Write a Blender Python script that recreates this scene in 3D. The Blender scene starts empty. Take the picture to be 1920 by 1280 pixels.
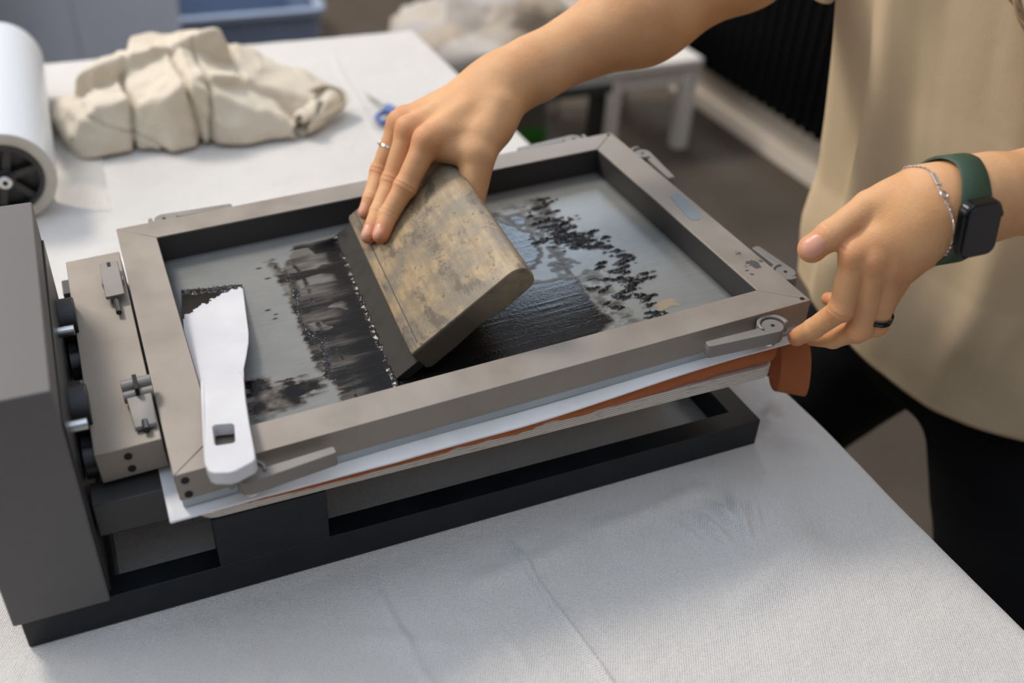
import bpy, bmesh, math
import numpy as np
from mathutils import Vector, Matrix
PI = math.pi
COL = bpy.context.scene.collection
# ------------------------------------------------------------------ camera
CAM = np.array([0.1093, -0.538, 0.6089]); ROT = (0.9476, -0.0488, -0.4123); FPX = 1863.53
def rotm(rx, ry, rz):
    cx, sx, cy, sy, cz, sz = math.cos(rx), math.sin(rx), math.cos(ry), math.sin(ry), math.cos(rz), math.sin(rz)
    X = np.array([[1,0,0],[0,cx,-sx],[0,sx,cx]]); Y = np.array([[cy,0,sy],[0,1,0],[-sy,0,cy]]); Z = np.array([[cz,-sz,0],[sz,cz,0],[0,0,1]])
    return Z @ Y @ X
RM = rotm(*ROT)
def ray(px, py): return RM @ np.array([(px-960)/FPX, (640-py)/FPX, -1.0])
def J(px, py, D): return CAM + D*ray(px, py)          # a joint seen in the photo at a distance D in front of the camera
def onplane(px, py, o, n):
    d = ray(px, py); return CAM + ((np.array(o)-CAM) @ n)/(d @ n)*d
cd = bpy.data.cameras.new('camera'); cam = bpy.data.objects.new('camera', cd); COL.objects.link(cam)
cam.location = CAM; cam.rotation_euler = ROT; cd.sensor_width = 36; cd.lens = FPX/1920*36
cd.clip_start = 0.01; cd.dof.use_dof = True; cd.dof.focus_distance = 0.80; cd.dof.aperture_fstop = 3.2
bpy.context.scene.camera = cam

# ------------------------------------------------------------------ tagging
def tag(o, label=None, cat=None, group=None, kind=None):
    if label: o['label'] = label
    if cat: o['category'] = cat
    if group: o['group'] = group
    if kind: o['kind'] = kind
    return o
def empty(name, loc=(0,0,0), label=None, cat=None, group=None):
    o = bpy.data.objects.new(name, None); COL.objects.link(o); o.location = loc; o.empty_display_size = .02
    return tag(o, label, cat, group)
def link(name, me, mat=None, parent=None):
    o = bpy.data.objects.new(name, me); COL.objects.link(o)
    if mat is not None:
        for m in (mat if isinstance(mat, (list, tuple)) else [mat]): me.materials.append(m)
    if parent:
        o.parent = parent; o.matrix_parent_inverse = parent.matrix_world.inverted() if parent.parent is None and False else Matrix.Identity(4)
        # parts are written in world coordinates: undo the parent's location
        o.location = -wloc(parent)
    return o
def wloc(o):
    v = Vector(o.location)
    while o.parent: o = o.parent; v = v + Vector(o.location)
    return v
def smooth(me, ang=40):
    me.shade_smooth()
    if ang < 180:
        try: me.set_sharp_from_angle(angle=math.radians(ang))
        except Exception: pass
def bevel(o, w=.001, seg=2, ang=35):
    m = o.modifiers.new('bevel', 'BEVEL'); m.width = w; m.segments = seg; m.limit_method = 'ANGLE'; m.angle_limit = math.radians(ang)
    smooth(o.data, 60); return o

class MB:
    """collects shapes for ONE mesh; T maps local coordinates to world"""
    def __init__(s, T=None): s.v = []; s.f = []; s.T = T or (lambda p: p)
    def add(s, vs, fs):
        n = len(s.v); s.v += [tuple(float(c) for c in s.T(np.array(p, float))) for p in vs]; s.f += [tuple(i+n for i in f) for f in fs]; return s
    def box(s, x0, x1, y0, y1, z0, z1):
        vs = [(x,y,z) for z in (z0,z1) for y in (y0,y1) for x in (x0,x1)]
        return s.add(vs, [(0,2,3,1),(4,5,7,6),(0,1,5,4),(2,6,7,3),(0,4,6,2),(1,3,7,5)])
    def prism(s, pts, z0, z1):
        n = len(pts); vs = [(x,y,z0) for x,y in pts]+[(x,y,z1) for x,y in pts]
        a = sum(pts[i][0]*pts[(i+1)%n][1]-pts[(i+1)%n][0]*pts[i][1] for i in range(n))
        fs = [tuple(range(n-1,-1,-1)), tuple(range(n,2*n))]+[(i,(i+1)%n,n+(i+1)%n,n+i) for i in range(n)]
        if a < 0: fs = [tuple(reversed(f)) for f in fs]
        return s.add(vs, fs)
    def ring(s, outer, inner, z0, z1):
        n = len(outer); vs = [(x,y,z) for z in (z0,z1) for P in (outer,inner) for x,y in P]
        fs = []
        for i in range(n):
            j = (i+1) % n
            fs += [(2*n+i,2*n+j,3*n+j,3*n+i),(i,n+i,n+j,j),(i,j,2*n+j,2*n+i),(n+i,3*n+i,3*n+j,n+j)]
        return s.add(vs, fs)
    def tube(s, a, b, r0, r1=None, n=24, caps=True):
        r1 = r0 if r1 is None else r1; a = np.array(a, float); b = np.array(b, float); d = b-a; d /= np.linalg.norm(d)
        u = np.cross(d, [0,0,1.] if abs(d[2]) < .9 else [1.,0,0]); u /= np.linalg.norm(u); w = np.cross(d, u)
        vs = [a+r0*(u*math.cos(t)+w*math.sin(t)) for t in np.linspace(0,2*PI,n,endpoint=False)]+[b+r1*(u*math.cos(t)+w*math.sin(t)) for t in np.linspace(0,2*PI,n,endpoint=False)]
        fs = [(i,(i+1)%n,n+(i+1)%n,n+i) for i in range(n)]
        if caps: fs += [tuple(range(n-1,-1,-1)), tuple(range(n,2*n))]
        return s.add(vs, fs)
    def path(s, pts, r, n=10, closed=False, flat=None):
        pts = [np.array(p, float) for p in pts]; N = len(pts); vs = []; fs = []; up = np.array([0,0,1.])
        for i, p in enumerate(pts):
            q = pts[(i+1) % N] if (closed or i < N-1) else p; o = pts[i-1] if (closed or i > 0) else p
            d = q-o; d /= np.linalg.norm(d)+1e-12; u = np.cross(d, up)
            if np.linalg.norm(u) < 1e-3: u = np.cross(d, [1,0,0])
            u /= np.linalg.norm(u); w = np.cross(u, d); rr = r[i] if hasattr(r,'__len__') else r
            for t in np.linspace(0,2*PI,n,endpoint=False): vs.append(p+rr*(u*math.cos(t)+w*math.sin(t)*(flat or 1)))
        for i in range(N if closed else N-1):
            for k in range(n):
                a, b = i*n+k, i*n+(k+1)%n; c, e = ((i+1)%N)*n+(k+1)%n, ((i+1)%N)*n+k; fs.append((a,b,c,e))
        if not closed: fs += [tuple(range(n-1,-1,-1)), tuple((N-1)*n+k for k in range(n))]
        return s.add(vs, fs)
    def build(s, name, mat, parent=None, bev=None, seg=2, sm=None):
        me = bpy.data.meshes.new(name); me.from_pydata(s.v, [], s.f); me.update()
        bm = bmesh.new(); bm.from_mesh(me); bmesh.ops.recalc_face_normals(bm, faces=bm.faces); bm.to_mesh(me); bm.free()
        o = link(name, me, mat, parent)
        if bev: bevel(o, bev, seg)
        elif sm: smooth(me, sm)
        return o
def rrect(x0, x1, y0, y1, r, n=6):
    P = []
    for cx, cy, a in ((x1-r,y1-r,0),(x0+r,y1-r,90),(x0+r,y0+r,180),(x1-r,y0+r,270)):
        for k in range(n+1):
            t = math.radians(a+90*k/n); P.append((cx+r*math.cos(t), cy+r*math.sin(t)))
    return P
def gridmesh(name, X, Y, Z, mat, parent=None, mask=None, closed_u=False, sm=180, attrs=None):
    """X,Y,Z arrays (n,m)"""
    n, m = X.shape; co = np.stack([X,Y,Z], -1).reshape(-1,3)
    ii, jj = np.meshgrid(np.arange(n-1), np.arange(m if closed_u else m-1), indexing='ij')
    a = ii*m+jj; b = ii*m+(jj+1)%m; c = (ii+1)*m+(jj+1)%m; d = (ii+1)*m+jj
    F = np.stack([a,b,c,d], -1).reshape(-1,4)
    if mask is not None: F = F[mask.reshape(-1)[F].max(1) > 0] if mask.dtype == bool else F
    used = np.unique(F); re = np.full(len(co), -1); re[used] = np.arange(len(used))
    me = bpy.data.meshes.new(name); npmesh(me, co[used], re[F])
    if attrs:
        for k, arr in attrs.items():
            at = me.attributes.new(k, 'FLOAT', 'POINT'); at.data.foreach_set('value', arr.reshape(-1)[used].astype(np.float32))
    o = link(name, me, mat, parent); smooth(me, sm); return o
def npmesh(me, co, F):
    k = F.shape[1]
    me.vertices.add(len(co)); me.vertices.foreach_set('co', co.astype(np.float32).ravel())
    me.loops.add(F.size); me.loops.foreach_set('vertex_index', F.astype(np.int32).ravel())
    me.polygons.add(len(F)); me.polygons.foreach_set('loop_start', (np.arange(len(F))*k).astype(np.int32))
    try: me.polygons.foreach_set('loop_total', np.full(len(F), k, np.int32))
    except Exception: pass
    me.update(calc_edges=True); me.validate()

# ------------------------------------------------------------------ noise
def vnoise(P, seed=0):
    P = np.asarray(P, float); i = np.floor(P).astype(np.int64); f = P-i; f = f*f*(3-2*f); D = P.shape[-1]
    out = np.zeros(P.shape[:-1])
    for c in range(2**D):
        w = np.ones(P.shape[:-1]); h = np.full(P.shape[:-1], seed*374761393+1013904223, np.int64)
        for k in range(D):
            b = (c >> k) & 1; w = w*(f[...,k] if b else 1-f[...,k])
            h = (h ^ ((i[...,k]+b)*(668265263, 2147483647-58, 362437)[k])) & 0xffffffff; h = (h*1274126177) & 0xffffffff; h ^= h >> 15
        h = (h*2246822519) & 0xffffffff; h ^= h >> 13; h = (h*3266489917) & 0xffffffff; h ^= h >> 16
        out += w*(h/4294967295.0)
    return out*2-1
def fbm(P, seed=0, o=4):
    s = 0; a = 1; t = 0
    for k in range(o): s = s+a*vnoise(np.asarray(P)*2**k, seed+k); t += a; a *= .5
    return s/t

# ------------------------------------------------------------------ signed distance surfaces
def smin(a, b, k): h = np.maximum(k-np.abs(a-b), 0)/k; return np.minimum(a, b)-h*h*k*.25
def smax(a, b, k): return -smin(-a, -b, k)
def cap(p, a, b, ra, rb, flat=None, f=1.0):
    a = np.asarray(a, float); b = np.asarray(b, float); ba = b-a; q = p-a
    t = np.clip(q @ ba/(ba @ ba), 0, 1); e = q-t[:,None]*ba; r = ra+(rb-ra)*t
    if flat is None: return np.sqrt((e*e).sum(1))-r
    c = e @ flat; e2 = (e*e).sum(1)-c*c; return (np.sqrt(np.maximum(e2,0)+(c/f)**2)-r)*(.5+.5*f)
def ell(p, c, r): q = (p-c); k0 = np.sqrt(((q/r)**2).sum(1)); k1 = np.sqrt(((q/(np.array(r)**2))**2).sum(1))+1e-9; return k0*(k0-1)/k1
def surface(fn, lo, hi, h, B=8):
    lo = np.array(lo, float); hi = np.array(hi, float); n = np.ceil((hi-lo)/(h*B)).astype(int)
    g = np.stack(np.meshgrid(*[np.arange(k) for k in n], indexing='ij'), -1).reshape(-1,3)
    c = lo+(g+.5)*B*h; d = []
    for i in range(0, len(c), 200000): d.append(fn(c[i:i+200000]))
    d = np.concatenate(d); g = g[np.abs(d) < B*h*1.15]
    s = np.stack(np.meshgrid(*[np.arange(B+1)]*3, indexing='ij'), -1).reshape(-1,3)
    N = n*B+4; key = lambda q: (q[...,0]*N[1]+q[...,1])*N[2]+q[...,2]
    V = []; K = []; E = []
    for i in range(0, len(g), 400):
        gg = g[i:i+400]; idx = gg[:,None,:]*B+s[None]
        val = fn((lo+idx*h).reshape(-1,3)).reshape(len(gg), B+1, B+1, B+1); val = np.where(val == 0, 1e-9, val)
        sg = val < 0
        cnt = sum(sg[:, a:B+a, b:B+b, e:B+e].astype(np.int8) for a in (0,1) for b in (0,1) for e in (0,1))
        m = (cnt > 0) & (cnt < 8); w = np.argwhere(m)
        if not len(w): continue
        cor = {(a,b,e): val[w[:,0], w[:,1]+a, w[:,2]+b, w[:,3]+e] for a in (0,1) for b in (0,1) for e in (0,1)}
        acc = np.zeros((len(w),3)); num = np.zeros(len(w))
        for ax in range(3):
            for a in (0,1):
                for b in (0,1):
                    k0 = [0,0,0]; k0[(ax+1)%3] = a; k0[(ax+2)%3] = b; k1 = list(k0); k1[ax] = 1
                    x, y = cor[tuple(k0)], cor[tuple(k1)]; on = (x < 0) != (y < 0); t = np.where(on, x/np.where(on, x-y, 1), 0)
                    pt = np.tile(np.array(k0, float), (len(w),1)); pt[:,ax] = t; acc += pt*on[:,None]; num += on
        cell = gg[w[:,0]]*B+w[:,1:]; V.append(lo+(cell+acc/num[:,None])*h); K.append(key(cell+1))
        for ax in range(3):
            sl = [slice(0,B)]*3; sl2 = list(sl); sl2[ax] = slice(1,B+1)
            x = sg[(slice(None),)+tuple(sl)]; y = sg[(slice(None),)+tuple(sl2)]; q = np.argwhere(x != y)
            if len(q): E.append(np.concatenate([gg[q[:,0]]*B+q[:,1:]+1, np.full((len(q),1), ax), x[tuple(q.T)][:,None]], 1))
    V = np.concatenate(V); K = np.concatenate(K); o = np.argsort(K); V = V[o]; K = K[o]; E = np.concatenate(E)
    F = []
    for ax in range(3):
        e = E[E[:,3] == ax]; c0 = e[:,:3]; u = np.zeros(3, int); v = np.zeros(3, int); u[(ax+1)%3] = 1; v[(ax+2)%3] = 1
        q = np.stack([key(c0), key(c0-u), key(c0-u-v), key(c0-v)], 1); p = np.searchsorted(K, q); p = np.clip(p, 0, len(K)-1)
        ok = (K[p] == q).all(1); p = p[ok]; sgn = e[ok,4]; p = np.where(sgn[:,None] > 0, p, p[:,::-1]); F.append(p)
    return V, np.concatenate(F)

# ------------------------------------------------------------------ materials
def srgb(r, g, b): return tuple(((c/255)/12.92 if c/255 < .04045 else ((c/255+.055)/1.055)**2.4) for c in (r,g,b))+(1,)
class NT:
    def __init__(s, name):
        s.m = bpy.data.materials.new(name); s.m.use_nodes = True; s.t = s.m.node_tree; s.n = s.t.nodes; s.b = s.n['Principled BSDF']
    def node(s, kind, **k):
        n = s.n.new(kind)
        for a, v in k.items():
            if a.startswith('i_'):
                n.inputs[a[2:].replace('_',' ')].default_value = v
            else: setattr(n, a, v)
        return n
    def l(s, a, b): s.t.links.new(a, b)
    def coord(s, kind='Object', scale=(1,1,1), rot=(0,0,0)):
        c = s.node('ShaderNodeTexCoord'); m = s.node('ShaderNodeMapping'); m.inputs['Scale'].default_value = scale; m.inputs['Rotation'].default_value = rot
        s.l(c.outputs[kind], m.inputs[0]); return m.outputs[0]
    def noise(s, co, scale, detail=4, rough=.55):
        n = s.node('ShaderNodeTexNoise'); n.inputs['Scale'].default_value = scale; n.inputs['Detail'].default_value = detail; n.inputs['Roughness'].default_value = rough
        s.l(co, n.inputs['Vector']); return n.outputs['Fac']
    def ramp(s, f, stops):
        r = s.node('ShaderNodeValToRGB'); e = r.color_ramp.elements
        while len(e) > len(stops): e.remove(e[-1])
        while len(e) < len(stops): e.new(.5)
        for i, (p, c) in enumerate(stops): e[i].position = p; e[i].color = c if hasattr(c,'__len__') else (c,c,c,1)
        s.l(f, r.inputs[0]); return r.outputs[0]
    def mix(s, f, a, b, mode='MIX'):
        m = s.node('ShaderNodeMix', data_type='RGBA', blend_type=mode)
        for sock, v in ((m.inputs[0], f), (m.inputs[6], a), (m.inputs[7], b)):
            if hasattr(v, 'links') or hasattr(v, 'is_linked'): s.l(v, sock)
            else: sock.default_value = v
        return m.outputs[2]
    def bump(s, h, dist=.001, strength=1.0, prev=None):
        b = s.node('ShaderNodeBump'); b.inputs['Distance'].default_value = dist; b.inputs['Strength'].default_value = strength; s.l(h, b.inputs['Height'])
        if prev is not None: s.l(prev, b.inputs['Normal'])
        return b.outputs[0]
    def set(s, **k):
        for a, v in k.items():
            i = s.b.inputs[a.replace('_',' ')]
            if hasattr(v, 'is_linked'): s.l(v, i)
            else: i.default_value = v
        return s
def plain(name, col, rough=.5, metal=0, spec=.5, **k):
    t = NT(name); t.set(Base_Color=col, Roughness=rough, Metallic=metal); t.b.inputs['Specular IOR Level'].default_value = spec
    for a, v in k.items(): t.b.inputs[a.replace('_',' ')].default_value = v
    return t.m
def mottled(name, c1, c2, rough=.5, metal=0, scale=30, bumpd=0, bscale=400, spec=.5, rvar=.1):
    t = NT(name); co = t.coord(); n = t.noise(co, scale); c = t.mix(t.ramp(n, [(.35,0.),(.65,1.)]), c1, c2)
    r = t.ramp(n, [(.3,max(rough-rvar,.02)),(.7,min(rough+rvar,1))]); t.set(Base_Color=c, Roughness=r, Metallic=metal); t.b.inputs['Specular IOR Level'].default_value = spec
    if bumpd: t.set(Normal=t.bump(t.noise(co, bscale, 2), bumpd))
    return t.m
M = {}
M['anod'] = mottled('anodised_metal', (.235,.203,.17,1), (.28,.243,.205,1), .48, .28, 22, .00008, 1800, .3)
M['anodside'] = mottled('anodised_metal_plain', (.19,.175,.16,1), (.225,.21,.19,1), .52, .3, 30, .00006, 1800, .3)
M['slotgrey'] = plain('grey_insert', (.16,.19,.21,1), .5)
M['tower'] = mottled('grey_powder_coat', (.105,.098,.096,1), (.122,.115,.112,1), .55, .0, 9, .00006, 2500, .3)
M['base'] = mottled('black_powder_coat', (.005,.0065,.009,1), (.008,.010,.013,1), .36, .0, 40, .00005, 2500, .35, .05)
M['blackmetal'] = plain('black_metal', (.012,.013,.014,1), .4)
M['darkgrey'] = plain('dark_grey_metal', (.045,.043,.042,1), .5, .2)
M['steel'] = plain('steel', (.55,.55,.55,1), .25, 1)
M['silver'] = plain('silver', (.85,.83,.8,1), .18, 1)
M['blackring'] = plain('black_ceramic', (.01,.01,.012,1), .12, .3)
M['hole'] = plain('dark_recess', (.006,.006,.006,1), .8)

def mat_cloth(name, c1, c2, weave=1100, stain=None):
    t = NT(name); co = t.coord(); n = t.noise(co, 5, 5)
    c = t.mix(t.ramp(n, [(.3,0.),(.7,1.)]), c1, c2)
    a = t.node('ShaderNodeTexWave', wave_type='BANDS', bands_direction='X'); b = t.node('ShaderNodeTexWave', wave_type='BANDS', bands_direction='Y')
    w1 = t.coord(rot=(0,0,.5))
    for w in (a, b):
        w.inputs['Scale'].default_value = weave/6.283*1.0; w.inputs['Distortion'].default_value = 1.2; w.inputs['Detail'].default_value = 1; w.inputs['Detail Scale'].default_value = .4; t.l(w1, w.inputs['Vector'])
    m = t.node('ShaderNodeMath', operation='MULTIPLY'); t.l(a.outputs['Fac'], m.inputs[0]); t.l(b.outputs['Fac'], m.inputs[1])
    n2 = t.noise(co, 900, 3, .7); ad = t.node('ShaderNodeMath', operation='ADD'); t.l(m.outputs[0], ad.inputs[0]); t.l(n2, ad.inputs[1])
    n3 = t.noise(co, 28, 5, .6)
    bp = t.bump(ad.outputs[0], .0007, .9); bp = t.bump(n3, .0045, .6, bp)
    fz = t.ramp(ad.outputs[0], [(.25,.80),(1.,1.)]); c = t.mix(1.0, c, fz, 'MULTIPLY')
    t.set(Base_Color=c, Roughness=.95, Normal=bp); t.b.inputs['Specular IOR Level'].default_value = .15
    try: t.b.inputs['Sheen Weight'].default_value = .15
    except Exception: pass
    return t.m
M['tablecloth'] = mat_cloth('cream_canvas_tablecloth', (.69,.655,.61,1), (.73,.70,.66,1))
M['bag'] = mat_cloth('natural_cotton', (.72,.62,.47,1), (.80,.71,.57,1), 900)
def mat_fabric(name, c1, c2, scale=700, wr=.003, wsc=14):
    t = NT(name); co = t.coord(); n = t.noise(co, 9, 4); c = t.mix(t.ramp(n, [(.3,0.),(.7,1.)]), c1, c2)
    bp = t.bump(t.noise(co, scale, 2, .8), .0003, .6); bp = t.bump(t.noise(co, wsc, 3), wr, .4, bp)
    t.set(Base_Color=c, Roughness=.92, Normal=bp); t.b.inputs['Specular IOR Level'].default_value = .15; return t.m
M['shirt'] = mat_fabric('beige_jersey', (.54,.42,.27,1), (.58,.455,.30,1), 900)
M['trousers'] = mat_fabric('black_fabric', (.006,.006,.007,1), (.008,.008,.009,1))
M['terra'] = mat_fabric('terracotta_linen', (.36,.115,.045,1), (.42,.14,.06,1), 1200, .001, 40)
M['white_sheet'] = mottled('white_card', (.72,.69,.67,1), (.78,.76,.75,1), .45, 0, 30)
M['felt'] = mat_fabric('pale_grey_felt', (.36,.40,.41,1), (.44,.48,.50,1), 1500, .0004, 90)
M['spatula'] = mottled('white_plastic', (.55,.54,.55,1), (.59,.58,.58,1), .45, 0, 20)
M['floor'] = mottled('brown_grey_floor', (.062,.046,.031,1), (.080,.060,.042,1), .6, 0, 2.5)
M['wall'] = mottled('pale_wall', (.62,.55,.47,1), (.70,.62,.54,1), .8, 0, 3)
M['white_paint'] = plain('white_paint', (.80,.74,.66,1), .5)
M['radiator'] = plain('black_enamel', (.003,.003,.0035,1), .6, 0, .1)

# skin
def mat_skin():
    t = NT('skin'); co = t.coord(); n = t.noise(co, 26, 4); n2 = t.noise(co, 190, 3)
    c = t.mix(t.ramp(n, [(.35,0.),(.68,1.)]), (.58,.30,.135,1), (.66,.37,.18,1))
    at = t.node('ShaderNodeAttribute', attribute_name='red'); c = t.mix(at.outputs['Fac'], c, (.50,.13,.05,1))
    c = t.mix(t.ramp(n2, [(.3,.70),(.7,1.)]), t.mix(1.0, c, (.92,.86,.84,1), 'MULTIPLY'), c)
    vo = t.node('ShaderNodeTexVoronoi'); vo.inputs['Scale'].default_value = 1100; t.l(co, vo.inputs['Vector'])
    bp = t.bump(vo.outputs['Distance'], .00022, .7); bp = t.bump(t.noise(co, 420, 3), .0003, .6, bp); bp = t.bump(t.noise(co, 90, 4), .0008, .35, bp)
    t.set(Base_Color=c, Roughness=.56, Normal=bp); t.b.inputs['Subsurface Weight'].default_value = .12
    t.b.inputs['Subsurface Radius'].default_value = (1,.35,.2); t.b.inputs['Subsurface Scale'].default_value = .004; t.b.inputs['Specular IOR Level'].default_value = .3
    return t.m
M['skin'] = mat_skin()
M['nail'] = plain('fingernail', (.62,.30,.20,1), .36, 0, .4)

# ================================================================== THE SETTING
def struct(o): o['kind'] = 'structure'; return o
struct(MB().box(-4, 2.14, -3, 4.6, -.80, -.75).build('floor', M['floor']))
struct(MB().box(2.14, 2.24, -3, 4.6, -.75, 3.6).build('wall_right', M['wall']))
struct(MB().box(-4, 2.24, 4.6, 4.7, -.75, 3.6).build('wall_back', M['wall']))
struct(MB().box(2.122, 2.14, -3, 4.6, -.75, -.69).build('baseboard_right', M['wall'], bev=.004))

# ------------------------------------------------------------------ table
t = empty('work_table', (0,.35,-.75), 'white work table carrying the screen printing press', 'table')
MB().box(-.76, .692, -.50, 1.19, -.034, -.004).build('tabletop', M['white_paint'], t, bev=.003)
for lx, ly in ((-.70,-.44),(.64,-.44),(-.70,1.13),(.64,1.13)):
    MB().box(lx-.025, lx+.025, ly-.025, ly+.025, -.75, -.034).build('leg', M['white_paint'], t, bev=.003)

# ------------------------------------------------------------------ tablecloth
def ridge(X, Y, a, b, w, h, fade=.03):
    a = np.array(a); b = np.array(b); d = b-a; Ln = np.linalg.norm(d); d = d/Ln
    s = (X-a[0])*d[0]+(Y-a[1])*d[1]; c = -(X-a[0])*d[1]+(Y-a[1])*d[0]
    e = np.clip(s/fade, 0, 1)*np.clip((Ln-s)/fade, 0, 1); e = e*e*(3-2*e)
    c = c+.0014*np.sin(s*31)
    return h*np.exp(-(c/w)**2)*e
xs = np.concatenate([np.linspace(-.76,.0,90), np.linspace(.0,.692,300)[1:], .692+np.array([.004,.008,.011,.0125])])
drop = np.array([.004,.012,.03,.06,.10,.15,.20,.26]); ys = np.concatenate([np.linspace(-.50,.12,260), np.linspace(.12,1.19,240)[1:]])
U, V = np.meshgrid(np.concatenate([xs, np.full(len(drop), xs[-1])]), ys, indexing='ij')
Z = np.zeros_like(U); P2 = np.stack([U,V],-1)
Z += .0022*fbm(P2*7,3)+.0010*fbm(P2*24,9)-.0022
for a, b, w, h in (((.363,-.02),(.380,-.26),.0026,.0036),((.369,-.03),(.388,-.26),.006,-.0012),((.245,-.02),(.262,-.20),.004,.0013),((.252,-.02),(.27,-.20),.004,-.0010),
                   ((.21,-.07),(.30,-.115),.008,.0018),((.30,-.06),(.42,-.05),.010,.0020),((.42,-.045),(.56,-.035),.010,.0022),
                   ((.542,-.045),(.551,-.100),.0055,.0062),((.566,-.040),(.550,-.108),.0045,.0065),((.584,-.05),(.560,-.105),.005,.0040),((.522,-.050),(.536,-.11),.005,.0045),((.60,-.06),(.575,-.10),.004,.0022),
                   ((.50,-.05),(.515,-.10),.004,.0018),((.48,-.16),(.62,-.11),.012,.0016),((.64,.01),(.69,.055),.006,.005),((.635,.035),(.69,.02),.005,-.003),((.63,.0),(.69,-.03),.010,.003),
                   ((.32,-.10),(.33,-.16),.004,.0012),((.16,-.10),(.20,-.20),.006,.0016),((.10,-.09),(.16,-.20),.006,.0014),
                   ((.30,.10),(.40,.09),.006,.0018),((.36,.05),(.38,.20),.003,.0018),((.02,.9),(.65,.86),.004,.0012),((.48,.45),(.52,1.1),.004,.0012)):
    Z += ridge(U, V, a, b, w, h*1.7)
inside = (np.clip((U+.02)/.02,0,1)*np.clip((.645-U)/.02,0,1)*np.clip((V+.012)/.012,0,1)*np.clip((.36-V)/.03,0,1))
Z = Z*(1-inside)+(-.0012)*inside
Z += .010*np.exp(-((U-.70)/.06)**2-((V-.0)/.08)**2)*.5
Z = np.minimum(Z, .004+.02*(1-inside)) ; Z = np.where(inside > .5, np.minimum(Z,-.0004), np.maximum(Z,-.0032))
nx = len(xs)
for k in range(4): Z[nx-4+k] = Z[nx-5]-[.0006,.0025,.006,.011][k]
X = U.copy()
for k in range(len(drop)):
    Z[nx+k] = Z[nx-1]-drop[k]; X[nx+k] = xs[-1]+.004+(.012*np.sin(ys*23)+.010*np.sin(ys*41+1))*min(drop[k]/.15,1)+.10*0
o = gridmesh('tablecloth', X, V, Z, M['tablecloth']); m = o.modifiers.new('thickness','SOLIDIFY'); m.thickness = .0008; m.offset = -1
tag(o, 'cream canvas tablecloth with wrinkles spread over the work table', 'tablecloth')

# ================================================================== THE PRESS
FX, FY, FZ, TH, FW, FR, FR1, FL = .1178, -.01, .1373, .0525, .3535, .0305, .0324, .52
ct, st = math.cos(TH), math.sin(TH)
def TF(p): return np.array([FX+p[0]*ct-p[2]*st, FY+p[1], FZ+p[0]*st+p[2]*ct])
def TI(P): q = np.asarray(P, float)-[FX,FY,FZ]; return np.array([q[0]*ct+q[2]*st, q[1], -q[0]*st+q[2]*ct])
press = empty('screen_printing_press', (.3,.16,0), 'black and grey metal screen printing press with open base frame and box housing', 'printing press')
HB = .0291
mb = MB()
mb.ring([(0,0),(.6256,0),(.6256,.335),(0,.335)], [(.066,.0203),(.6036,.0203),(.6036,.315),(.066,.315)], 0, HB)
mb.build('base_frame', M['base'], press, bev=.0012)
for y0, y1 in ((.0004,.018),):
    MB().box(.1376, .2214, y0, y1, HB-.0004, .0785).build('support_column', M['base'], press, bev=.0008)
MB().box(.125, .6156, .002, .333, .078, .0875).build('platen_plate', M['blackmetal'], press, bev=.001)
MB().box(.0625, .137, .016, .040, .074, .104).build('cross_bar', M['darkgrey'], press, bev=.001)
MB().box(.0625, .137, .300, .324, .074, .104).build('cross_bar', M['darkgrey'], press, bev=.001)
o = MB().box(-.0043, .0597, -.0035, .2523, HB, .2212).build('housing', M['tower'], press, bev=.0012)
mb = MB()   # inner back plate of the housing, seen in the gap
mb.box(.0597, .0615, .004, .245, HB, .19).build('housing_back', M['blackmetal'], press, bev=.0005)
blk = MB(TF).box(-.047, -.0018, .041, .3115, -.026, 0).build('hinge_block', M['anod'], press, bev=.0008)
for v in (.043,):
    for u, w in ((-.026,-.0075),(-.026,-.019)):
        MB(TF).tube((u,.0402,w), (u,.0412,w), .0028, n=20).build('screw', M['hole'], blk)
for v in (.205, .085):
    mb = MB(); mb.tube((.059,v,.135), (.0735,v,.135), .019, n=32); mb.box(.0605, .0725, v-.012, v+.012, .095, .15); mb.tube((.0625,v-.035,.115),(.0715,v-.035,.115),.012,n=24); mb.box(.0625,.0715,v-.035,v,.105,.125)
    mb.build('hinge_bracket', M['blackmetal'], press, bev=.0008)
for v in (.145, .03):
    MB().tube((.060,v,.165), (.0725,v,.165), .004, n=16).build('hinge_pin', M['steel'], press)
# the two locking tabs on the hinge block
mb = MB(TF).prism(rrect(-.0195,-.0045,.226,.282,.0015), .0055, .0085); k1 = mb.build('locking_tab', M['anodside'], press, bev=.0006)
MB(TF).prism(rrect(-.0135,-.0105,.2735,.281,.0008), .0083, .0087).build('slot', M['hole'], k1)
MB(TF).tube((-.012,.256,0), (-.012,.256,.0057), .009, n=28).build('knob', M['anodside'], k1)
MB(TF).tube((-.012,.205,.0045), (-.012,.232,.0045), .0022, n=14).build('pin', M['blackmetal'], k1)
def TT(p):   # second tab tips up towards the camera
    a = math.radians(24); y = p[1]; z = p[2]; return TF((p[0]-.010, .098+y*math.cos(a)+z*math.sin(a), .010-(-y)*math.sin(a)*.35+z*math.cos(a)))
k2 = MB(TT).prism([(-.009,-.006),(.009,-.006),(.0075,-.048),(-.0075,-.048)], -.0015, .0015).build('locking_tab', M['anodside'], press, bev=.0006)
mb = MB(TF); mb.tube((-.0205,.096,.010), (.0005,.096,.010), .0055, n=24); mb.tube((-.0205,.088,.007), (.0005,.088,.007), .0045, n=24); mb.build('knurled_screw', M['anodside'], k2, bev=.0004)
MB(TF).box(-.0118,-.0088,.084,.1015,.006,.0158).build('slot', M['hole'], k2)
MB(TF).tube((-.010,.05,.004), (-.010,.06,.004), .0025, n=14).build('pin', M['blackmetal'], k2)

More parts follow.
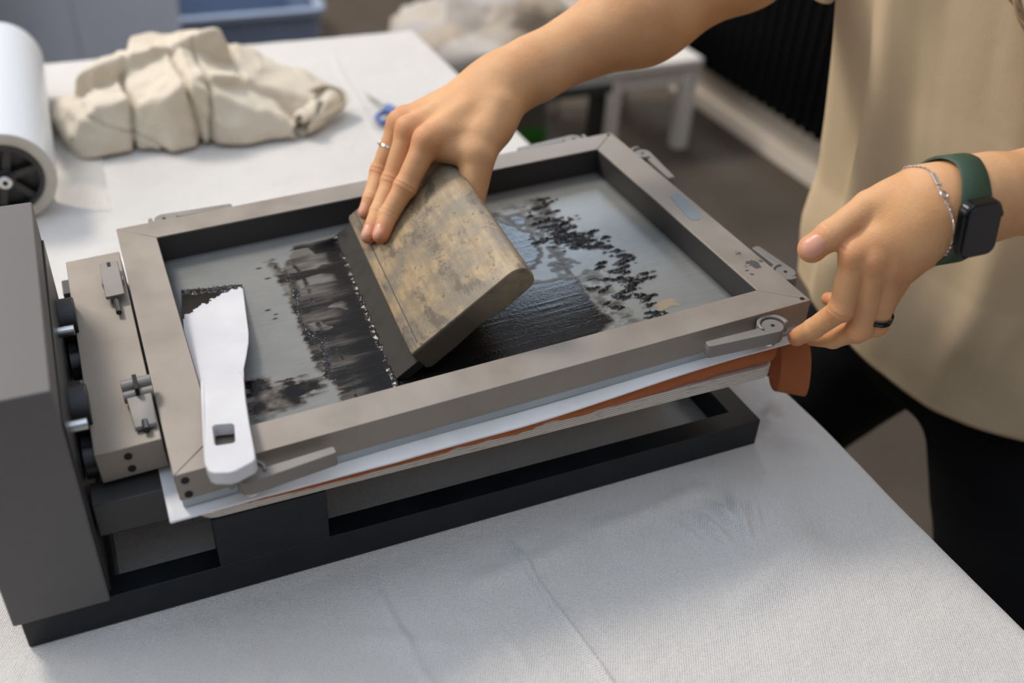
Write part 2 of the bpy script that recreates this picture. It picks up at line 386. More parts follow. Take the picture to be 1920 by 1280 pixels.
# ------------------------------------------------------------------ the screen (frame with mesh)
scr = empty('printing_screen', TF((FL/2,FW/2,-.026)), 'grey aluminium printing screen with ink smeared mesh lying over the printing board', 'printing screen')
g = .00022; mb = MB(TF); D_ = -.0236
def rail(pts): mb.prism(pts, D_, 0)
rail([(g,0),(FL-g,0),(FL-FR1-g,FR),(FR1+g,FR)])
rail([(g,FW),(FL-g,FW),(FL-FR1-g,FW-FR),(FR1+g,FW-FR)])
rail([(0,g),(0,FW-g),(FR1,FW-FR-g),(FR1,FR+g)])
rail([(FL,g),(FL,FW-g),(FL-FR1,FW-FR-g),(FL-FR1,FR+g)])
frame = mb.build('frame', M['anod'], scr, bev=.0005)
MB(TF).ring([(.001,.001),(FL-.001,.001),(FL-.001,FW-.001),(.001,FW-.001)], [(FR1-.004,FR-.004),(FL-FR1+.004,FR-.004),(FL-FR1+.004,FW-FR+.004),(FR1-.004,FW-FR+.004)], D_-.0084, D_-.0002).build('mesh_border', M['felt'], scr, bev=.0008)
MB(TF).ring([(.003,.003),(FL-.003,.003),(FL-.003,FW-.003),(.003,FW-.003)], [(FR1+.0004,FR+.0004),(FL-FR1-.0004,FR+.0004),(FL-FR1-.0004,FW-FR-.0004),(FR1+.0004,FW-FR-.0004)], D_-.0030, -.0012).build('inner_lip', M['darkgrey'], scr)
for u, v in ((FL-.0055,.0045),(FL-.0055,FW-.0045)):
    MB(TF).tube((u,v,-.0002), (u,v,.00025), .0021, n=20).build('corner_hole', M['hole'], scr)
a_ = MB(TF).prism(rrect(-.0062,.0062,-.0275,.0275,.0061,8), 0, .0003)
T0 = a_.T; a_ = MB(lambda p: TF((.5075+p[0]-p[1]*-.13, .1785+p[1], p[2]))).prism(rrect(-.0062,.0062,-.0265,.0265,.0061,8), -.0002, .0003); a_.build('rail_slot', M['slotgrey'], scr)
for u, w in ((.0065,-.0065),(.0065,-.0195)):
    MB(TF).tube((u,-.0006,w), (u,.0004,w), .0028, n=20).build('screw', M['hole'], scr)
def lever(cx, cy, ax, ay, ox, oy, L_, s=1.0):
    """cx,cy pivot; (ax,ay) arm direction; (ox,oy) outward"""
    T = lambda p: TF((cx+p[0]*ax+p[1]*ox, cy+p[0]*ay+p[1]*oy, p[2]))
    R = .0092; P = []
    for a in np.linspace(70,-250+40,26):
        a = math.radians(a); P.append((R*math.cos(a), R*math.sin(a)))
    # outline: disc then arm
    P = [(R*math.cos(math.radians(a)), R*math.sin(math.radians(a))) for a in np.linspace(84,322,24)]
    P += [(.0105,-.0035),(.013,-.0018),(L_-.001,-.0035),(L_,-.0028),(L_+.0005,.0028),(L_-.001,.0040)]
    lv = MB(T).prism(P, -.0165, -.0045).build('clamp_lever', M['anodside'], scr, bev=.0008, seg=3)
    MB(T).tube((0,0,-.0045), (0,0,-.0042), .0017, n=16).build('pivot_screw', M['hole'], lv)
    mb = MB(T)
    A = [(math.cos(math.radians(a)), math.sin(math.radians(a))) for a in np.linspace(165,375,20)]
    out = [(.0135*x-.001,.0125*y-.001) for x, y in A]; inn = [(.0103*x-.0005,.0100*y) for x, y in A]
    mb.prism(out+inn[::-1], -.013, -.0028); mb.build('clamp_seat', M['anodside'], lv, bev=.0008)
    MB(T).tube((0,-.002,-.0225), (0,-.002,-.0165), .0062, n=24).build('pivot_post', M['steel'], lv)
lever(.4735,-.0125,-1,0,0,-1,.062)
lever(.0470,-.0125, 1,0,0,-1,.060)
lever(FL+.0115,.050,0, 1,1,0,.046)
lever(FL+.0115,.303,0,-1,1,0,.060)
lever(.4800,FW+.0110,-1,0,0,1,.066)
lever(.0440,FW+.0110, 1,0,0,1,.064)

# mesh and ink
def mat_mesh():
    t = NT('emulsion_mesh'); co = t.coord(); n = t.noise(co, 14, 5)
    c = t.mix(t.ramp(n, [(.35,0.),(.7,1.)]), (.145,.147,.137,1), (.175,.172,.158,1))
    n2 = t.noise(co, 60, 4); c = t.mix(t.ramp(n2, [(.66,0.),(.74,.35)]), c, (.25,.17,.12,1))
    n3 = t.noise(t.coord(scale=(3,60,60)), 8, 4); c = t.mix(t.ramp(n3, [(.3,0.),(.7,.18)]), c, (.30,.31,.30,1))
    bp = t.bump(t.noise(t.coord(scale=(1,8,1)), 900, 2), .00008, .4); r = t.ramp(n, [(.3,.27),(.7,.36)])
    t.set(Base_Color=c, Roughness=r, Normal=bp); t.b.inputs['Specular IOR Level'].default_value = .55; return t.m
M['mesh'] = mat_mesh()
gu, gv = np.meshgrid(np.linspace(FR1-.001,FL-FR1+.001,60), np.linspace(FR-.001,FW-FR+.001,40), indexing='ij')
q = np.array([TF((u,v,-.0262)) for u, v in zip(gu.ravel(), gv.ravel())]).reshape(gu.shape+(3,))
o = gridmesh('screen_mesh', q[...,0], q[...,1], q[...,2], M['mesh'], scr); m = o.modifiers.new('t','SOLIDIFY'); m.thickness = .0002; m.offset = 0

def polysd(P, poly):
    poly = np.array(poly, float); d = np.full(P.shape[:-1], 1e9); ins = np.zeros(P.shape[:-1], bool); n = len(poly)
    for i in range(n):
        a = poly[i]; b = poly[(i+1)%n]; e = b-a; w = P-a; t = np.clip((w@e)/(e@e), 0, 1); d = np.minimum(d, np.linalg.norm(w-t[...,None]*e, axis=-1))
        c = ((a[1] > P[...,1]) != (b[1] > P[...,1])) & (P[...,0] < (b[0]-a[0])*(P[...,1]-a[1])/(b[1]-a[1]+1e-15)+a[0]); ins ^= c
    return np.where(ins, -d, d)
iu, iv = np.meshgrid(np.arange(.058,.448,.00065), np.arange(FR+.0005,FW-FR-.002,.00065), indexing='ij'); Q = np.stack([iu,iv],-1)
stk = lambda fu, fv, s, o=4: fbm(np.stack([iu*fu, iv*fv],-1), s, o)      # streaks along the stroke
wob = .0035*stk(30,260,1)+.002*stk(220,220,2)
def amt(poly, soft=.0015, w=1.0): return np.clip(.5-(polysd(Q, poly)+wob*w)/soft*.5, 0, 1)
sq = .176+(iv-.067)/.23*.017                                             # the blade's line of contact
left = amt([(.127,.286),(.131,.262),(.152,.300),(.20,.301),(.19,.058),(.131,.060),(.132,.075),(.124,.108),(.124,.163),(.125,.214),(.124,.252),(.120,.283)])
dq = sq-iu
body = np.clip(.60+.60*stk(14,90,5)+.60*np.clip(1-dq/.028,0,1)+.22*stk(60,500,6), 0, 1)
edge = np.exp(-((iu-.131-.004*np.sin(iv*60))/.005)**2)*(.75+.5*stk(200,200,7)); edge2 = np.exp(-((iu-.143+.003*np.sin(iv*47))/.0028)**2)*(.55+.8*stk(150,150,17))
pale = (stk(22,60,9,3) > .10)*np.clip((dq-.012)/.006,0,1)*np.clip((iv-.10)/.02,0,1)*.45
Lm = left*np.clip(np.maximum(np.maximum(body-pale, edge), edge2), .20, 1)*(iu < sq+.004)
black = amt([(.17,.050),(.34,.050),(.372,.070),(.369,.101),(.373,.143),(.345,.150),(.330,.158),(.322,.170),(.345,.176),(.360,.190),(.368,.232),(.352,.262),(.345,.280),(.20,.298),(.18,.20)], .003)
lite = amt([(.318,.150),(.352,.147),(.368,.168),(.364,.178),(.345,.168),(.325,.168)], .004)*.75
Rm = black*np.clip(.97+.25*stk(25,300,11)-np.clip((iv-.20)/.09,0,1)*np.clip((iu-.30)/.05,0,1)*.25, .5, 1)*(1-lite)
thin = amt([(.30,.27),(.345,.288),(.405,.293),(.402,.255),(.394,.215),(.37,.215),(.36,.25)], .005)*np.clip(.30+.9*stk(60,90,13), 0, .8)
thin2 = amt([(.37,.060),(.395,.062),(.392,.14),(.376,.20),(.36,.17),(.372,.12)], .005)*np.clip(.12+.9*stk(90,160,14), 0, .5)
edge3 = np.exp(-((iu-.374-.002*np.sin(iv*70))/.0016)**2)*np.clip((iv-.052)/.01,0,1)*np.clip((.20-iv)/.01,0,1)*(.35+.9*stk(120,300,15))
blot = amt([(.066,.113),(.080,.112),(.088,.100),(.100,.102),(.118,.096),(.124,.084),(.104,.080),(.100,.074),(.075,.064),(.060,.066),(.062,.092)], .003, 2.4)*np.clip(.62+.9*stk(70,90,16), 0, 1)
blobs = [(.403,.289,.004),(.401,.277,.005),(.402,.262,.006),(.399,.247,.006),(.398,.233,.007),(.397,.223,.006),(.398,.213,.008),(.402,.203,.009),(.392,.207,.005),(.404,.195,.006),(.414,.226,.003),(.409,.228,.003),(.423,.210,.0035),(.431,.196,.003),(.412,.186,.005),
         (.420,.188,.004),(.426,.180,.004),(.429,.170,.004),(.430,.160,.005),(.428,.150,.005),(.424,.142,.004),(.417,.136,.005),(.410,.140,.004),(.400,.150,.004),(.405,.156,.004),(.398,.130,.004),(.408,.127,.0035),(.418,.122,.0055),(.426,.118,.004),(.432,.125,.003),(.412,.112,.005),
         (.403,.106,.005),(.396,.100,.0045),(.410,.096,.005),(.416,.088,.004),(.413,.078,.004),(.410,.068,.0035),(.408,.060,.005),(.388,.116,.0035),(.380,.122,.003),(.384,.088,.004),(.379,.096,.003),(.372,.214,.004),(.378,.200,.003),(.388,.236,.004),(.384,.248,.004),(.379,.262,.003)]
Bl = np.zeros_like(iu)
for k, (bu, bv, br) in enumerate(blobs):
    an = .5+.5*math.sin(k*2.3); du = iu-bu; dv = iv-bv; a = .35*math.sin(k*1.7); x = du*math.cos(a)+dv*math.sin(a); y = -du*math.sin(a)+dv*math.cos(a)
    r = np.sqrt((x/(1.35+1.1*an))**2+(y/.62)**2)/br; Bl = np.maximum(Bl, np.clip(1.16-r+1.35*fbm(np.stack([iu*190,iv*360],-1),40+k%5,4), 0, 1)*(r < 2.3))
dots = np.zeros_like(iu)
for bu, bv, br in ((.105,.205,.0012),(.110,.196,.0009),(.108,.19,.001),(.455-.03,.245,.001),(.075,.215,.0012),(.443,.125,.0015),(.440,.118,.0015),(.112,.275,.0012),(.116,.255,.0012)):
    dots = np.maximum(dots, np.clip(1.3-np.hypot((iu-bu)/2.2,(iv-bv))/br, 0, 1))
A = np.maximum.reduce([Lm, Rm, thin, thin2, edge3, blot, np.clip(Bl*5,0,1), dots, np.clip((1-dq/.0035),0,1)*(dq > -.003)*left*1.4]); A = np.clip(A, 0, 1)
tex = stk(18,420,21,4); sp = fbm(Q*900,22,2)
lefthick = np.clip(1-dq/.004,0,1)*(dq > -.002)*left*(.6+.8*fbm(Q*260,77,3))
Hh = .00020+A*(.00018+.00020*np.maximum(tex,0)+.00020*np.maximum(sp-.15,0))+.0020*np.clip(Bl,0,1)**.7*(.7+.9*fbm(Q*520,5,2))+edge*left*.0010*np.abs(sp+.3)+lefthick*.0016+edge2*left*.0007*np.abs(sp+.2)
q = TF(np.array([0,0,0])); X3 = FX+iu*ct-(-.0262+Hh)*st; Y3 = FY+iv; Z3 = FZ+iu*st+(-.0262+Hh)*ct
def mat_ink():
    t = NT('black_ink'); at = t.node('ShaderNodeAttribute', attribute_name='ink')
    c = t.ramp(at.outputs['Fac'], [(0.,(.16,.165,.155,1)),(.16,(.13,.125,.112,1)),(.42,(.060,.047,.038,1)),(.72,(.010,.009,.008,1)),(1.,(.003,.003,.0035,1))])
    r = t.ramp(at.outputs['Fac'], [(0.,.5),(.5,.42),(.8,.2),(1.,.13)])
    co = t.coord(); bp = t.bump(t.noise(co, 1100, 2, .6), .0003, .4)
    t.set(Base_Color=c, Roughness=r, Normal=bp); t.b.inputs['Specular IOR Level'].default_value = .26; return t.m
M['ink'] = mat_ink()
o = gridmesh('ink', X3, Y3, Z3, M['ink'], scr, mask=A > .05, attrs={'ink': A}); o['label'] = 'wet black ink smeared over the mesh'

ou, ov = np.meshgrid(np.arange(.372,.446,.0007), np.arange(.055,.150,.0007), indexing='ij'); OQ = np.stack([ou,ov],-1)
def sqr(cu, cv, hu, hv): return 1-np.maximum(np.abs(ou-cu)/hu, np.abs(ov-cv)/hv)
om = sqr(.427,.075,.013,.007)+.35*fbm(OQ*160,3,3)
o = gridmesh('paint_residue', FX+ou*ct-(-.0261+.00012)*st, FY+ov, FZ+ou*st+(-.0261+.00012)*ct, plain('ochre_residue', (.25,.19,.115,1), .5), scr, mask=om > .3); o['label'] = 'faint ochre patch on the mesh'
# dried ink marks on the right rail
su, sv = np.meshgrid(np.arange(.492,.519,.0004), np.arange(.035,.100,.0004), indexing='ij'); SQ = np.stack([su,sv],-1)
sm = np.maximum.reduce([1.15-np.hypot((su-.5085)/.0058,(sv-.066)/.0085)+.7*fbm(SQ*420,3,3), .85-np.hypot((su-.507)/.005,(sv-.086)/.005)+1.2*fbm(SQ*500,8,3)-.25, .8-np.hypot((su-.497)/.004,(sv-.060)/.018)+1.1*fbm(SQ*420,9,3)-.25, .9-np.hypot((su-.517)/.0025,(sv-.068)/.006)+.7*fbm(SQ*500,4,3)-.2])
o = gridmesh('ink_stain', FX+su*ct-.00012*st, FY+sv, FZ+su*st+.00012*ct+0*su, plain('dried_ink', (.055,.052,.05,1), .6), scr, mask=sm > .35)

# ------------------------------------------------------------------ printing board, card, fabric
o = MB().prism(rrect(.128,.6200,-.0085,.345,.014,8), .0880, .1000)
def mat_ply():
    t = NT('plywood'); co = t.coord(); w = t.node('ShaderNodeTexWave', wave_type='BANDS', bands_direction='Z'); w.inputs['Scale'].default_value = 150; w.inputs['Distortion'].default_value = .5; w.inputs['Detail'].default_value = 3; w.inputs['Detail Scale'].default_value = 20; t.l(co, w.inputs['Vector'])
    n = t.noise(t.coord(scale=(1,1,14)), 60, 3); c = t.mix(t.ramp(w.outputs['Fac'], [(.35,0.),(.55,1.)]), (.36,.32,.27,1), (.66,.61,.54,1)); c = t.mix(t.ramp(n, [(.6,0.),(.66,.6)]), c, (.20,.16,.13,1))
    t.set(Base_Color=c, Roughness=.6); return t.m
M['ply'] = mat_ply()
o = o.build('printing_board', M['ply'], None, bev=.0012); tag(o, 'pale plywood printing board with rounded corners resting on the press plate', 'board')
# white card directly under the screen
cu, cv = np.meshgrid(np.concatenate([np.linspace(-.010,.528,120)]), np.linspace(-.0070,FW+.004,30), indexing='ij')
wv = -.0337-.0006-.0010*np.sin(cu*26+.5)*np.exp(-np.maximum(cv,0)/.02)-.0045*np.exp(-((cu-.10)/.045)**2)*np.exp(-np.maximum(cv+.01,0)/.01)*0-np.abs(cv < -.005)*.0007
co_v = cv-.006*np.clip((cu-.05)/.1,0,1)*np.clip((.45-cu)/.2,0,1)*(cv < 0)
X3 = FX+cu*ct-wv*st; Z3 = FZ+cu*st+wv*ct
o = gridmesh('white_card', X3, FY+co_v, Z3, M['white_sheet']); m = o.modifiers.new('t','SOLIDIFY'); m.thickness = .0022; m.offset = -1; bevel(o, .0006); tag(o, 'white card sheet sticking out below the screen frame', 'card')
# terracotta fabric between card and board
tu = np.linspace(.045,.4985,200); prof = np.linspace(0,1,26)
TU, PR = np.meshgrid(tu, prof, indexing='ij')
top = FZ+TU*st-.0372*ct; bot = .1006+0*TU; hgt = np.maximum(top-bot, .0012)
ang = PR; yy = np.where(PR < .25, .06*(1-PR/.25)**1.0, np.where(PR > .75, .06*((PR-.75)/.25), 0))
bulge = np.sin(np.clip((PR-.25)/.5,0,1)*PI)
zz = np.where(PR < .25, top, np.where(PR > .75, bot, top+(bot-top)*np.clip((PR-.25)/.5,0,1)))
yv = -.0128+.009*np.clip((TU-.22)/.25,0,1)+yy-bulge*(.0035+.08*np.minimum(hgt,.02))*(1+.35*np.sin(TU*60+2*np.sin(TU*23)))+.002*fbm(np.stack([TU*70,PR*3],-1),4,3)
fold = .0016*np.sin(TU*150+PR*9)*np.exp(-((TU-.36)/.05)**2)*bulge+.0022*np.exp(-((TU-.375+.02*PR)/.003)**2)*bulge+.002*np.exp(-((TU-.27+.01*PR)/.003)**2)*bulge+.002*np.exp(-((TU-.20+.01*PR)/.003)**2)*bulge
zz = np.where(PR < .5, np.minimum(zz, top), zz); yv = yv-fold
o = gridmesh('terracotta_fabric', FX+TU*ct, yv, zz, M['terra']); m = o.modifiers.new('t','SOLIDIFY'); m.thickness = .0009
tag(o, 'terracotta linen fabric clamped between white card and plywood board', 'fabric')
# hanging strap of the same fabric
def band(name, pts, wdir, w, mat, parent=None, thick=.0022, n=60):
    pts = np.array(pts, float); s = np.linspace(0, len(pts)-1, n); c = []
    for x in s:
        i = min(int(x), len(pts)-2); f = x-i; p0 = pts[max(i-1,0)]; p1 = pts[i]; p2 = pts[i+1]; p3 = pts[min(i+2,len(pts)-1)]
        c.append(.5*((2*p1)+(-p0+p2)*f+(2*p0-5*p1+4*p2-p3)*f*f+(-p0+3*p1-3*p2+p3)*f**3))
    c = np.array(c); k = np.linspace(-.5,.5,8); W = np.array(wdir, float)
    if W.ndim == 1: W = np.tile(W, (n,1))
    G = c[:,None,:]+k[None,:,None]*w*W[:,None,:]
    o = gridmesh(name, G[...,0], G[...,1], G[...,2], mat, parent); m = o.modifiers.new('t','SOLIDIFY'); m.thickness = thick; m.offset = 0; b = o.modifiers.new('b','BEVEL'); b.width = .0006; b.segments = 2; return o
strap = band('terracotta_strap', [(.6165,.028,.125),(.628,.018,.129),(.638,.006,.122),(.6435,-.002,.105),(.6450,-.008,.078),(.6465,-.006,.060),(.651,.008,.056),(.655,.020,.066),(.653,.028,.092)], [.80,-.60,0], .026, M['terra'])
tag(strap, 'terracotta fabric strap hanging in a loop off the right end of the board', 'strap')

# ------------------------------------------------------------------ squeegee
N0 = np.array([.307,.057,.144]); e1 = np.array([.0650790,.9978801,0]); e2 = np.array([.7870482,-.0513293,.6147523]); nn = np.array([-.6134491,.0400076,.7887202])
def rooted(name, o, ex, ey, ez, *a):
    r = empty(name, (0,0,0), *a); Mx = Matrix(((ex[0],ey[0],ez[0],o[0]),(ex[1],ey[1],ez[1],o[1]),(ex[2],ey[2],ez[2],o[2]),(0,0,0,1))); r.matrix_world = Mx; return r
sqe = rooted('squeegee', N0, e2, -e1, nn, 'wooden screen printing squeegee with ink stains gripped by the right hand', 'squeegee')
# local axes: x = up the handle (s), y = -length, z = out of the face
def mat_wood():
    t = NT('stained_wood'); co = t.coord(); g1 = t.noise(t.coord(scale=(9,1.1,9)), 18, 5); c = t.mix(t.ramp(g1, [(.3,0.),(.7,1.)]), (.235,.16,.085,1), (.40,.295,.165,1))
    n = t.noise(t.coord(scale=(1,1.0,1)), 22, 5, .62); c = t.mix(t.ramp(n, [(.42,0.),(.58,.85)]), c, (.17,.145,.11,1))
    n2 = t.noise(t.coord(scale=(1,.45,1)), 45, 6, .7); c = t.mix(t.ramp(n2, [(.55,0.),(.62,.8)]), c, (.10,.078,.055,1))
    n4 = t.noise(t.coord(scale=(1,1,1)), 120, 5, .8); c = t.mix(t.ramp(n4, [(.61,0.),(.65,.9)]), c, (.035,.028,.022,1))
    # ink soaked edges: far end, lower edge line
    sx = t.node('ShaderNodeSeparateXYZ'); t.l(co, sx.inputs[0])
    mr = t.node('ShaderNodeMapRange'); mr.inputs['From Min'].default_value = -.165; mr.inputs['From Max'].default_value = -.24; t.l(sx.outputs['Y'], mr.inputs[0])
    ad = t.node('ShaderNodeMath', operation='MULTIPLY'); t.l(mr.outputs[0], ad.inputs[0]); t.l(t.ramp(n, [(.3,.4),(.6,1.)]), ad.inputs[1]); c = t.mix(ad.outputs[0], c, (.085,.078,.07,1))
    mz = t.node('ShaderNodeMapRange'); mz.inputs['From Min'].default_value = -.0005; mz.inputs['From Max'].default_value = -.004; t.l(sx.outputs['Z'], mz.inputs[0])
    ms = t.node('ShaderNodeMapRange'); ms.inputs['From Min'].default_value = .072; ms.inputs['From Max'].default_value = .052; t.l(sx.outputs['X'], ms.inputs[0])
    mm = t.node('ShaderNodeMath', operation='MULTIPLY'); t.l(mz.outputs[0], mm.inputs[0]); t.l(ms.outputs[0], mm.inputs[1]); c = t.mix(mm.outputs[0], c, (.008,.009,.011,1))
    me_ = t.node('ShaderNodeMapRange'); me_.inputs['From Min'].default_value = -.0012; me_.inputs['From Max'].default_value = -.0002; me_.inputs['To Max'].default_value = .6; t.l(sx.outputs['Y'], me_.inputs[0]); c = t.mix(me_.outputs[0], c, (.11,.085,.055,1))
    sb = t.node('ShaderNodeMath', operation='SUBTRACT'); t.l(sx.outputs['X'], sb.inputs[0]); sb.inputs[1].default_value = .060; ab = t.node('ShaderNodeMath', operation='ABSOLUTE'); t.l(sb.outputs[0], ab.inputs[0])
    b1 = t.node('ShaderNodeMapRange'); b1.inputs['From Min'].default_value = .008; b1.inputs['From Max'].default_value = .003; t.l(ab.outputs[0], b1.inputs[0])
    b2 = t.node('ShaderNodeMapRange'); b2.inputs['From Min'].default_value = -.035; b2.inputs['From Max'].default_value = -.055; t.l(sx.outputs['Y'], b2.inputs[0])
    n5 = t.noise(co, 330, 3, .7); b3 = t.node('ShaderNodeMath', operation='MULTIPLY'); t.l(b1.outputs[0], b3.inputs[0]); t.l(b2.outputs[0], b3.inputs[1]); b4 = t.node('ShaderNodeMath', operation='MULTIPLY'); t.l(b3.outputs[0], b4.inputs[0]); t.l(t.ramp(n5, [(.50,0.),(.56,.75)]), b4.inputs[1]); c = t.mix(b4.outputs[0], c, (.10,.08,.055,1))
    bp = t.bump(g1, .0006, .5); bp = t.bump(n4, .0006, .5, bp); t.set(Base_Color=c, Roughness=.5, Normal=bp); return t.m
M['wood'] = mat_wood()
prof = [(0.002,0),(.100,0)]+[(.100+.014*math.sin(a),-.010+.010*math.cos(a)) for a in np.linspace(.2,PI/2,7)]+[(.114-.009*(1-math.cos(a)),-.0165-.009*math.sin(a)) for a in np.linspace(.0,PI/2-.1,6)]+[(.080,-.0262),(.055,-.0225),(.030,-.0245),(.004,-.0245),(0,-.0215),(0,-.002)]
mb = MB(); n = len(prof); ys_ = [0.0]+list(np.linspace(-.004,-.226,12))+[-.23]
vs = []
for k, y in enumerate(ys_):
    e = .93 if k in (0, len(ys_)-1) else 1.0
    for (s, h) in prof: vs.append((.057+(s-.057)*(.985 if e < 1 else 1), y, -.012+(h+.012)*e))
fs = [(k*n+i,k*n+(i+1)%n,(k+1)*n+(i+1)%n,(k+1)*n+i) for k in range(len(ys_)-1) for i in range(n)]+[tuple(range(n)), tuple((len(ys_)-1)*n+i for i in range(n-1,-1,-1))]
mb.add(vs, fs); hd = mb.build('handle', M['wood'], sqe); hd.location = (0,0,0); bevel(hd, .0008, 2, 50)
mb = MB(); mb.box(.0095,.0104,-.227,-.006,-.0002,.00015); gl = mb.build('groove', plain('inky_groove', (.03,.027,.024,1), .6), hd); gl.location = (0,0,0)
mb = MB(); P = [(-.0255,-.0105),(.012,-.0105),(.012,-.0185),(-.0150,-.0185)]; vs = [(s,y,h) for y in (-.0005,-.236) for s,h in P]
mb.add(vs, [(0,1,2,3),(7,6,5,4),(0,4,5,1),(1,5,6,2),(2,6,7,3),(3,7,4,0)]); bl = mb.build('rubber_blade', mottled('dark_rubber', (.014,.0115,.0095,1), (.020,.017,.014,1), .5, 0, 60, 0, 400, .25), sqe); bl.location = (0,0,0); bevel(bl, .0006)

# ------------------------------------------------------------------ spatula
A0 = TF((.070,.2325,-.0245)); A1 = TF((.0215,-.052,.0125))      # blade tip centre (on the mesh) and handle end
ydir = A1-A0; Ls = np.linalg.norm(ydir); ydir /= Ls; xdir = np.array([1,0,.0525]); xdir -= ydir*(xdir@ydir); xdir /= np.linalg.norm(xdir); zdir = np.cross(xdir, ydir); zdir = -zdir if zdir[2] < 0 else zdir
sp_ = rooted('spatula', A0, xdir, np.cross(zdir, xdir), zdir, 'white plastic spatula with inky blade tip resting across the frame rail', 'spatula')
def spl(px, py): 
    P = onplane(px, py, A0, zdir)-A0; return (float(P@xdir), float(P@np.cross(zdir,xdir)))
outl = [spl(*q) for q in [(340,551),(344,546),(451,537),(456,540),(461,580),(467,625),(467,645),(463,670),(458,695),(459,720),(464,760),(468,790),(388,808),(384,770),(380,745),(375,725),(366,700),(354,672),(347,645),(343,600)]]
mb = MB().prism(outl, 0, .0022); bd = mb.build('blade', M['spatula'], sp_); bd.location = (0,0,0); bevel(bd, .0008)
hout = [spl(*q) for q in [(378,728),(383,715),(400,704),(425,702),(450,704),(459,716),(465,770),(473,820),(481,860),(484,882),(480,889),(448,906),(435,910),(405,910),(396,906),(389,890),(386,850),(383,790)]]
hole = [spl(*q) for q in [(404,823),(408,819),(440,816),(444,819),(446,850),(443,853),(412,858),(408,855)]]
me = bpy.data.meshes.new('handle'); bm = bmesh.new()
lo_ = [bm.verts.new((x,y,.0006)) for x,y in hout]; li_ = [bm.verts.new((x,y,.0006)) for x,y in hole]
ed = [bm.edges.new((lo_[i],lo_[(i+1)%len(lo_)])) for i in range(len(lo_))]+[bm.edges.new((li_[i],li_[(i+1)%len(li_)])) for i in range(len(li_))]
r_ = bmesh.ops.triangle_fill(bm, use_beauty=True, use_dissolve=True, edges=ed)
ex = bmesh.ops.extrude_face_region(bm, geom=list(bm.faces)); tv = [g_ for g_ in ex['geom'] if isinstance(g_, bmesh.types.BMVert)]
yn = max(v.co.y for v in tv)
ymin = min(v.co.y for v in tv)
for v in tv: v.co.z += .0035+.0065*min(1,max(0,(-v.co.y-.13)/.06))
bmesh.ops.recalc_face_normals(bm, faces=bm.faces); bm.to_mesh(me); bm.free()
hd = link('handle', me, M['spatula'], sp_); hd.location = (0,0,0); bevel(hd, .0016, 3, 30)
# ink on the blade tip
bu, bv = np.meshgrid(np.linspace(0,1,150), np.linspace(0,1,110), indexing='ij')
c00, c10, c01, c11 = [np.array(spl(*q)) for q in [(341,549),(455,538),(343,602),(461,592)]]
G = (1-bu)[...,None]*(1-bv)[...,None]*c00+bu[...,None]*(1-bv)[...,None]*c10+(1-bu)[...,None]*bv[...,None]*c01+bu[...,None]*bv[...,None]*c11
f1 = fbm(np.stack([bu*9,bv*5],-1),5,4); lim = np.clip(.88-1.05*bu**1.15,.0,1)+.10*f1+.06*fbm(np.stack([bu*40,bv*20],-1),6,2)
tip = (bv < .10+.10*fbm(np.stack([bu*30,bv*9],-1),8,3)); sel = (bv < lim)*(bu < .80) | tip | (bu < .03)*(bv < 1)
hz = .00235+.00012*f1+np.where(bv < .16+.05*f1, .0012*np.abs(fbm(np.stack([bu*45,bv*18],-1),9,3))*2, 0)
o = gridmesh('ink', G[...,0], G[...,1], hz, M['ink'], sp_, mask=sel, attrs={'ink': np.where(bv < .18, 1., .80)+0*bu}); o.location = (0,0,0); o['label'] = 'black ink on the blade tip'

# ================================================================== THINGS ON THE TABLE
roll = empty('film_roll', (.013,.85,0), 'large white roll of plastic film with black spoked core, left of the cotton bag', 'roll')
RA = np.array([.013,.655,.0565]); RB = np.array([.018,1.06,.0565]); rd = (RB-RA)/np.linalg.norm(RB-RA); rx = np.cross(rd,[0,0,1.]); rx /= np.linalg.norm(rx)
def TR(p): return RA+rx*p[0]+rd*p[1]+np.array([0,0,1.])*p[2]
def annulus(r0, r1, y0, y1, n=72):
    mb = MB(TR); vs = []; fs = []
    for k in range(n):
        c, s = math.cos(2*PI*k/n), math.sin(2*PI*k/n); vs += [(r1*c,y0,r1*s),(r1*c,y1,r1*s),(r0*c,y1,r0*s),(r0*c,y0,r0*s)]
    for k in range(n):
        j = (k+1)%n
        for i in range(4): fs.append((k*4+i,k*4+(i+1)%4,j*4+(i+1)%4,j*4+i))
    return mb.add(vs, fs)
film = plain('white_film', (.62,.65,.68,1), .3)
annulus(.0425,.0560,.0004,.405).build('film', [film], roll, bev=.0006)
annulus(.0426,.0550,-.0006,.0002).build('film_edge', mottled('film_edge_layers', (.50,.46,.38,1), (.56,.52,.44,1), .5, 0, 40), roll)
core = plain('black_plastic', (.018,.017,.016,1), .38)
cr = annulus(.0365,.0424,-.0035,.40).build('core', [core], roll, bev=.0006)
mb = MB(TR); mb.tube((0,.012,0),(0,.020,0),.037,n=48)
mb.build('core_plate', plain('dark_plate', (.045,.042,.04,1), .5), cr)
for k in range(6):
    a = k*PI/3+.25; c, s = math.cos(a), math.sin(a); w = .0045
    mb = MB(lambda p, c=c, s=s: TR((p[0]*c-p[2]*s, p[1], p[0]*s+p[2]*c))); mb.box(.008,.0375,.0005,.012,-w,w); mb.build('spoke', [core], cr, bev=.0006)
MB(TR).tube((0,-.002,0),(0,.02,0),.0115,n=32).build('hub', [core], cr, bev=.0008)
MB(TR).tube((0,-.012,0),(0,.0,0),.0078,n=24).build('bolt', M['steel'], cr, bev=.0012)
MB(TR).tube((0,-.0124,0),(0,-.0115,0),.0032,n=20).build('bolt_hole', M['hole'], cr)
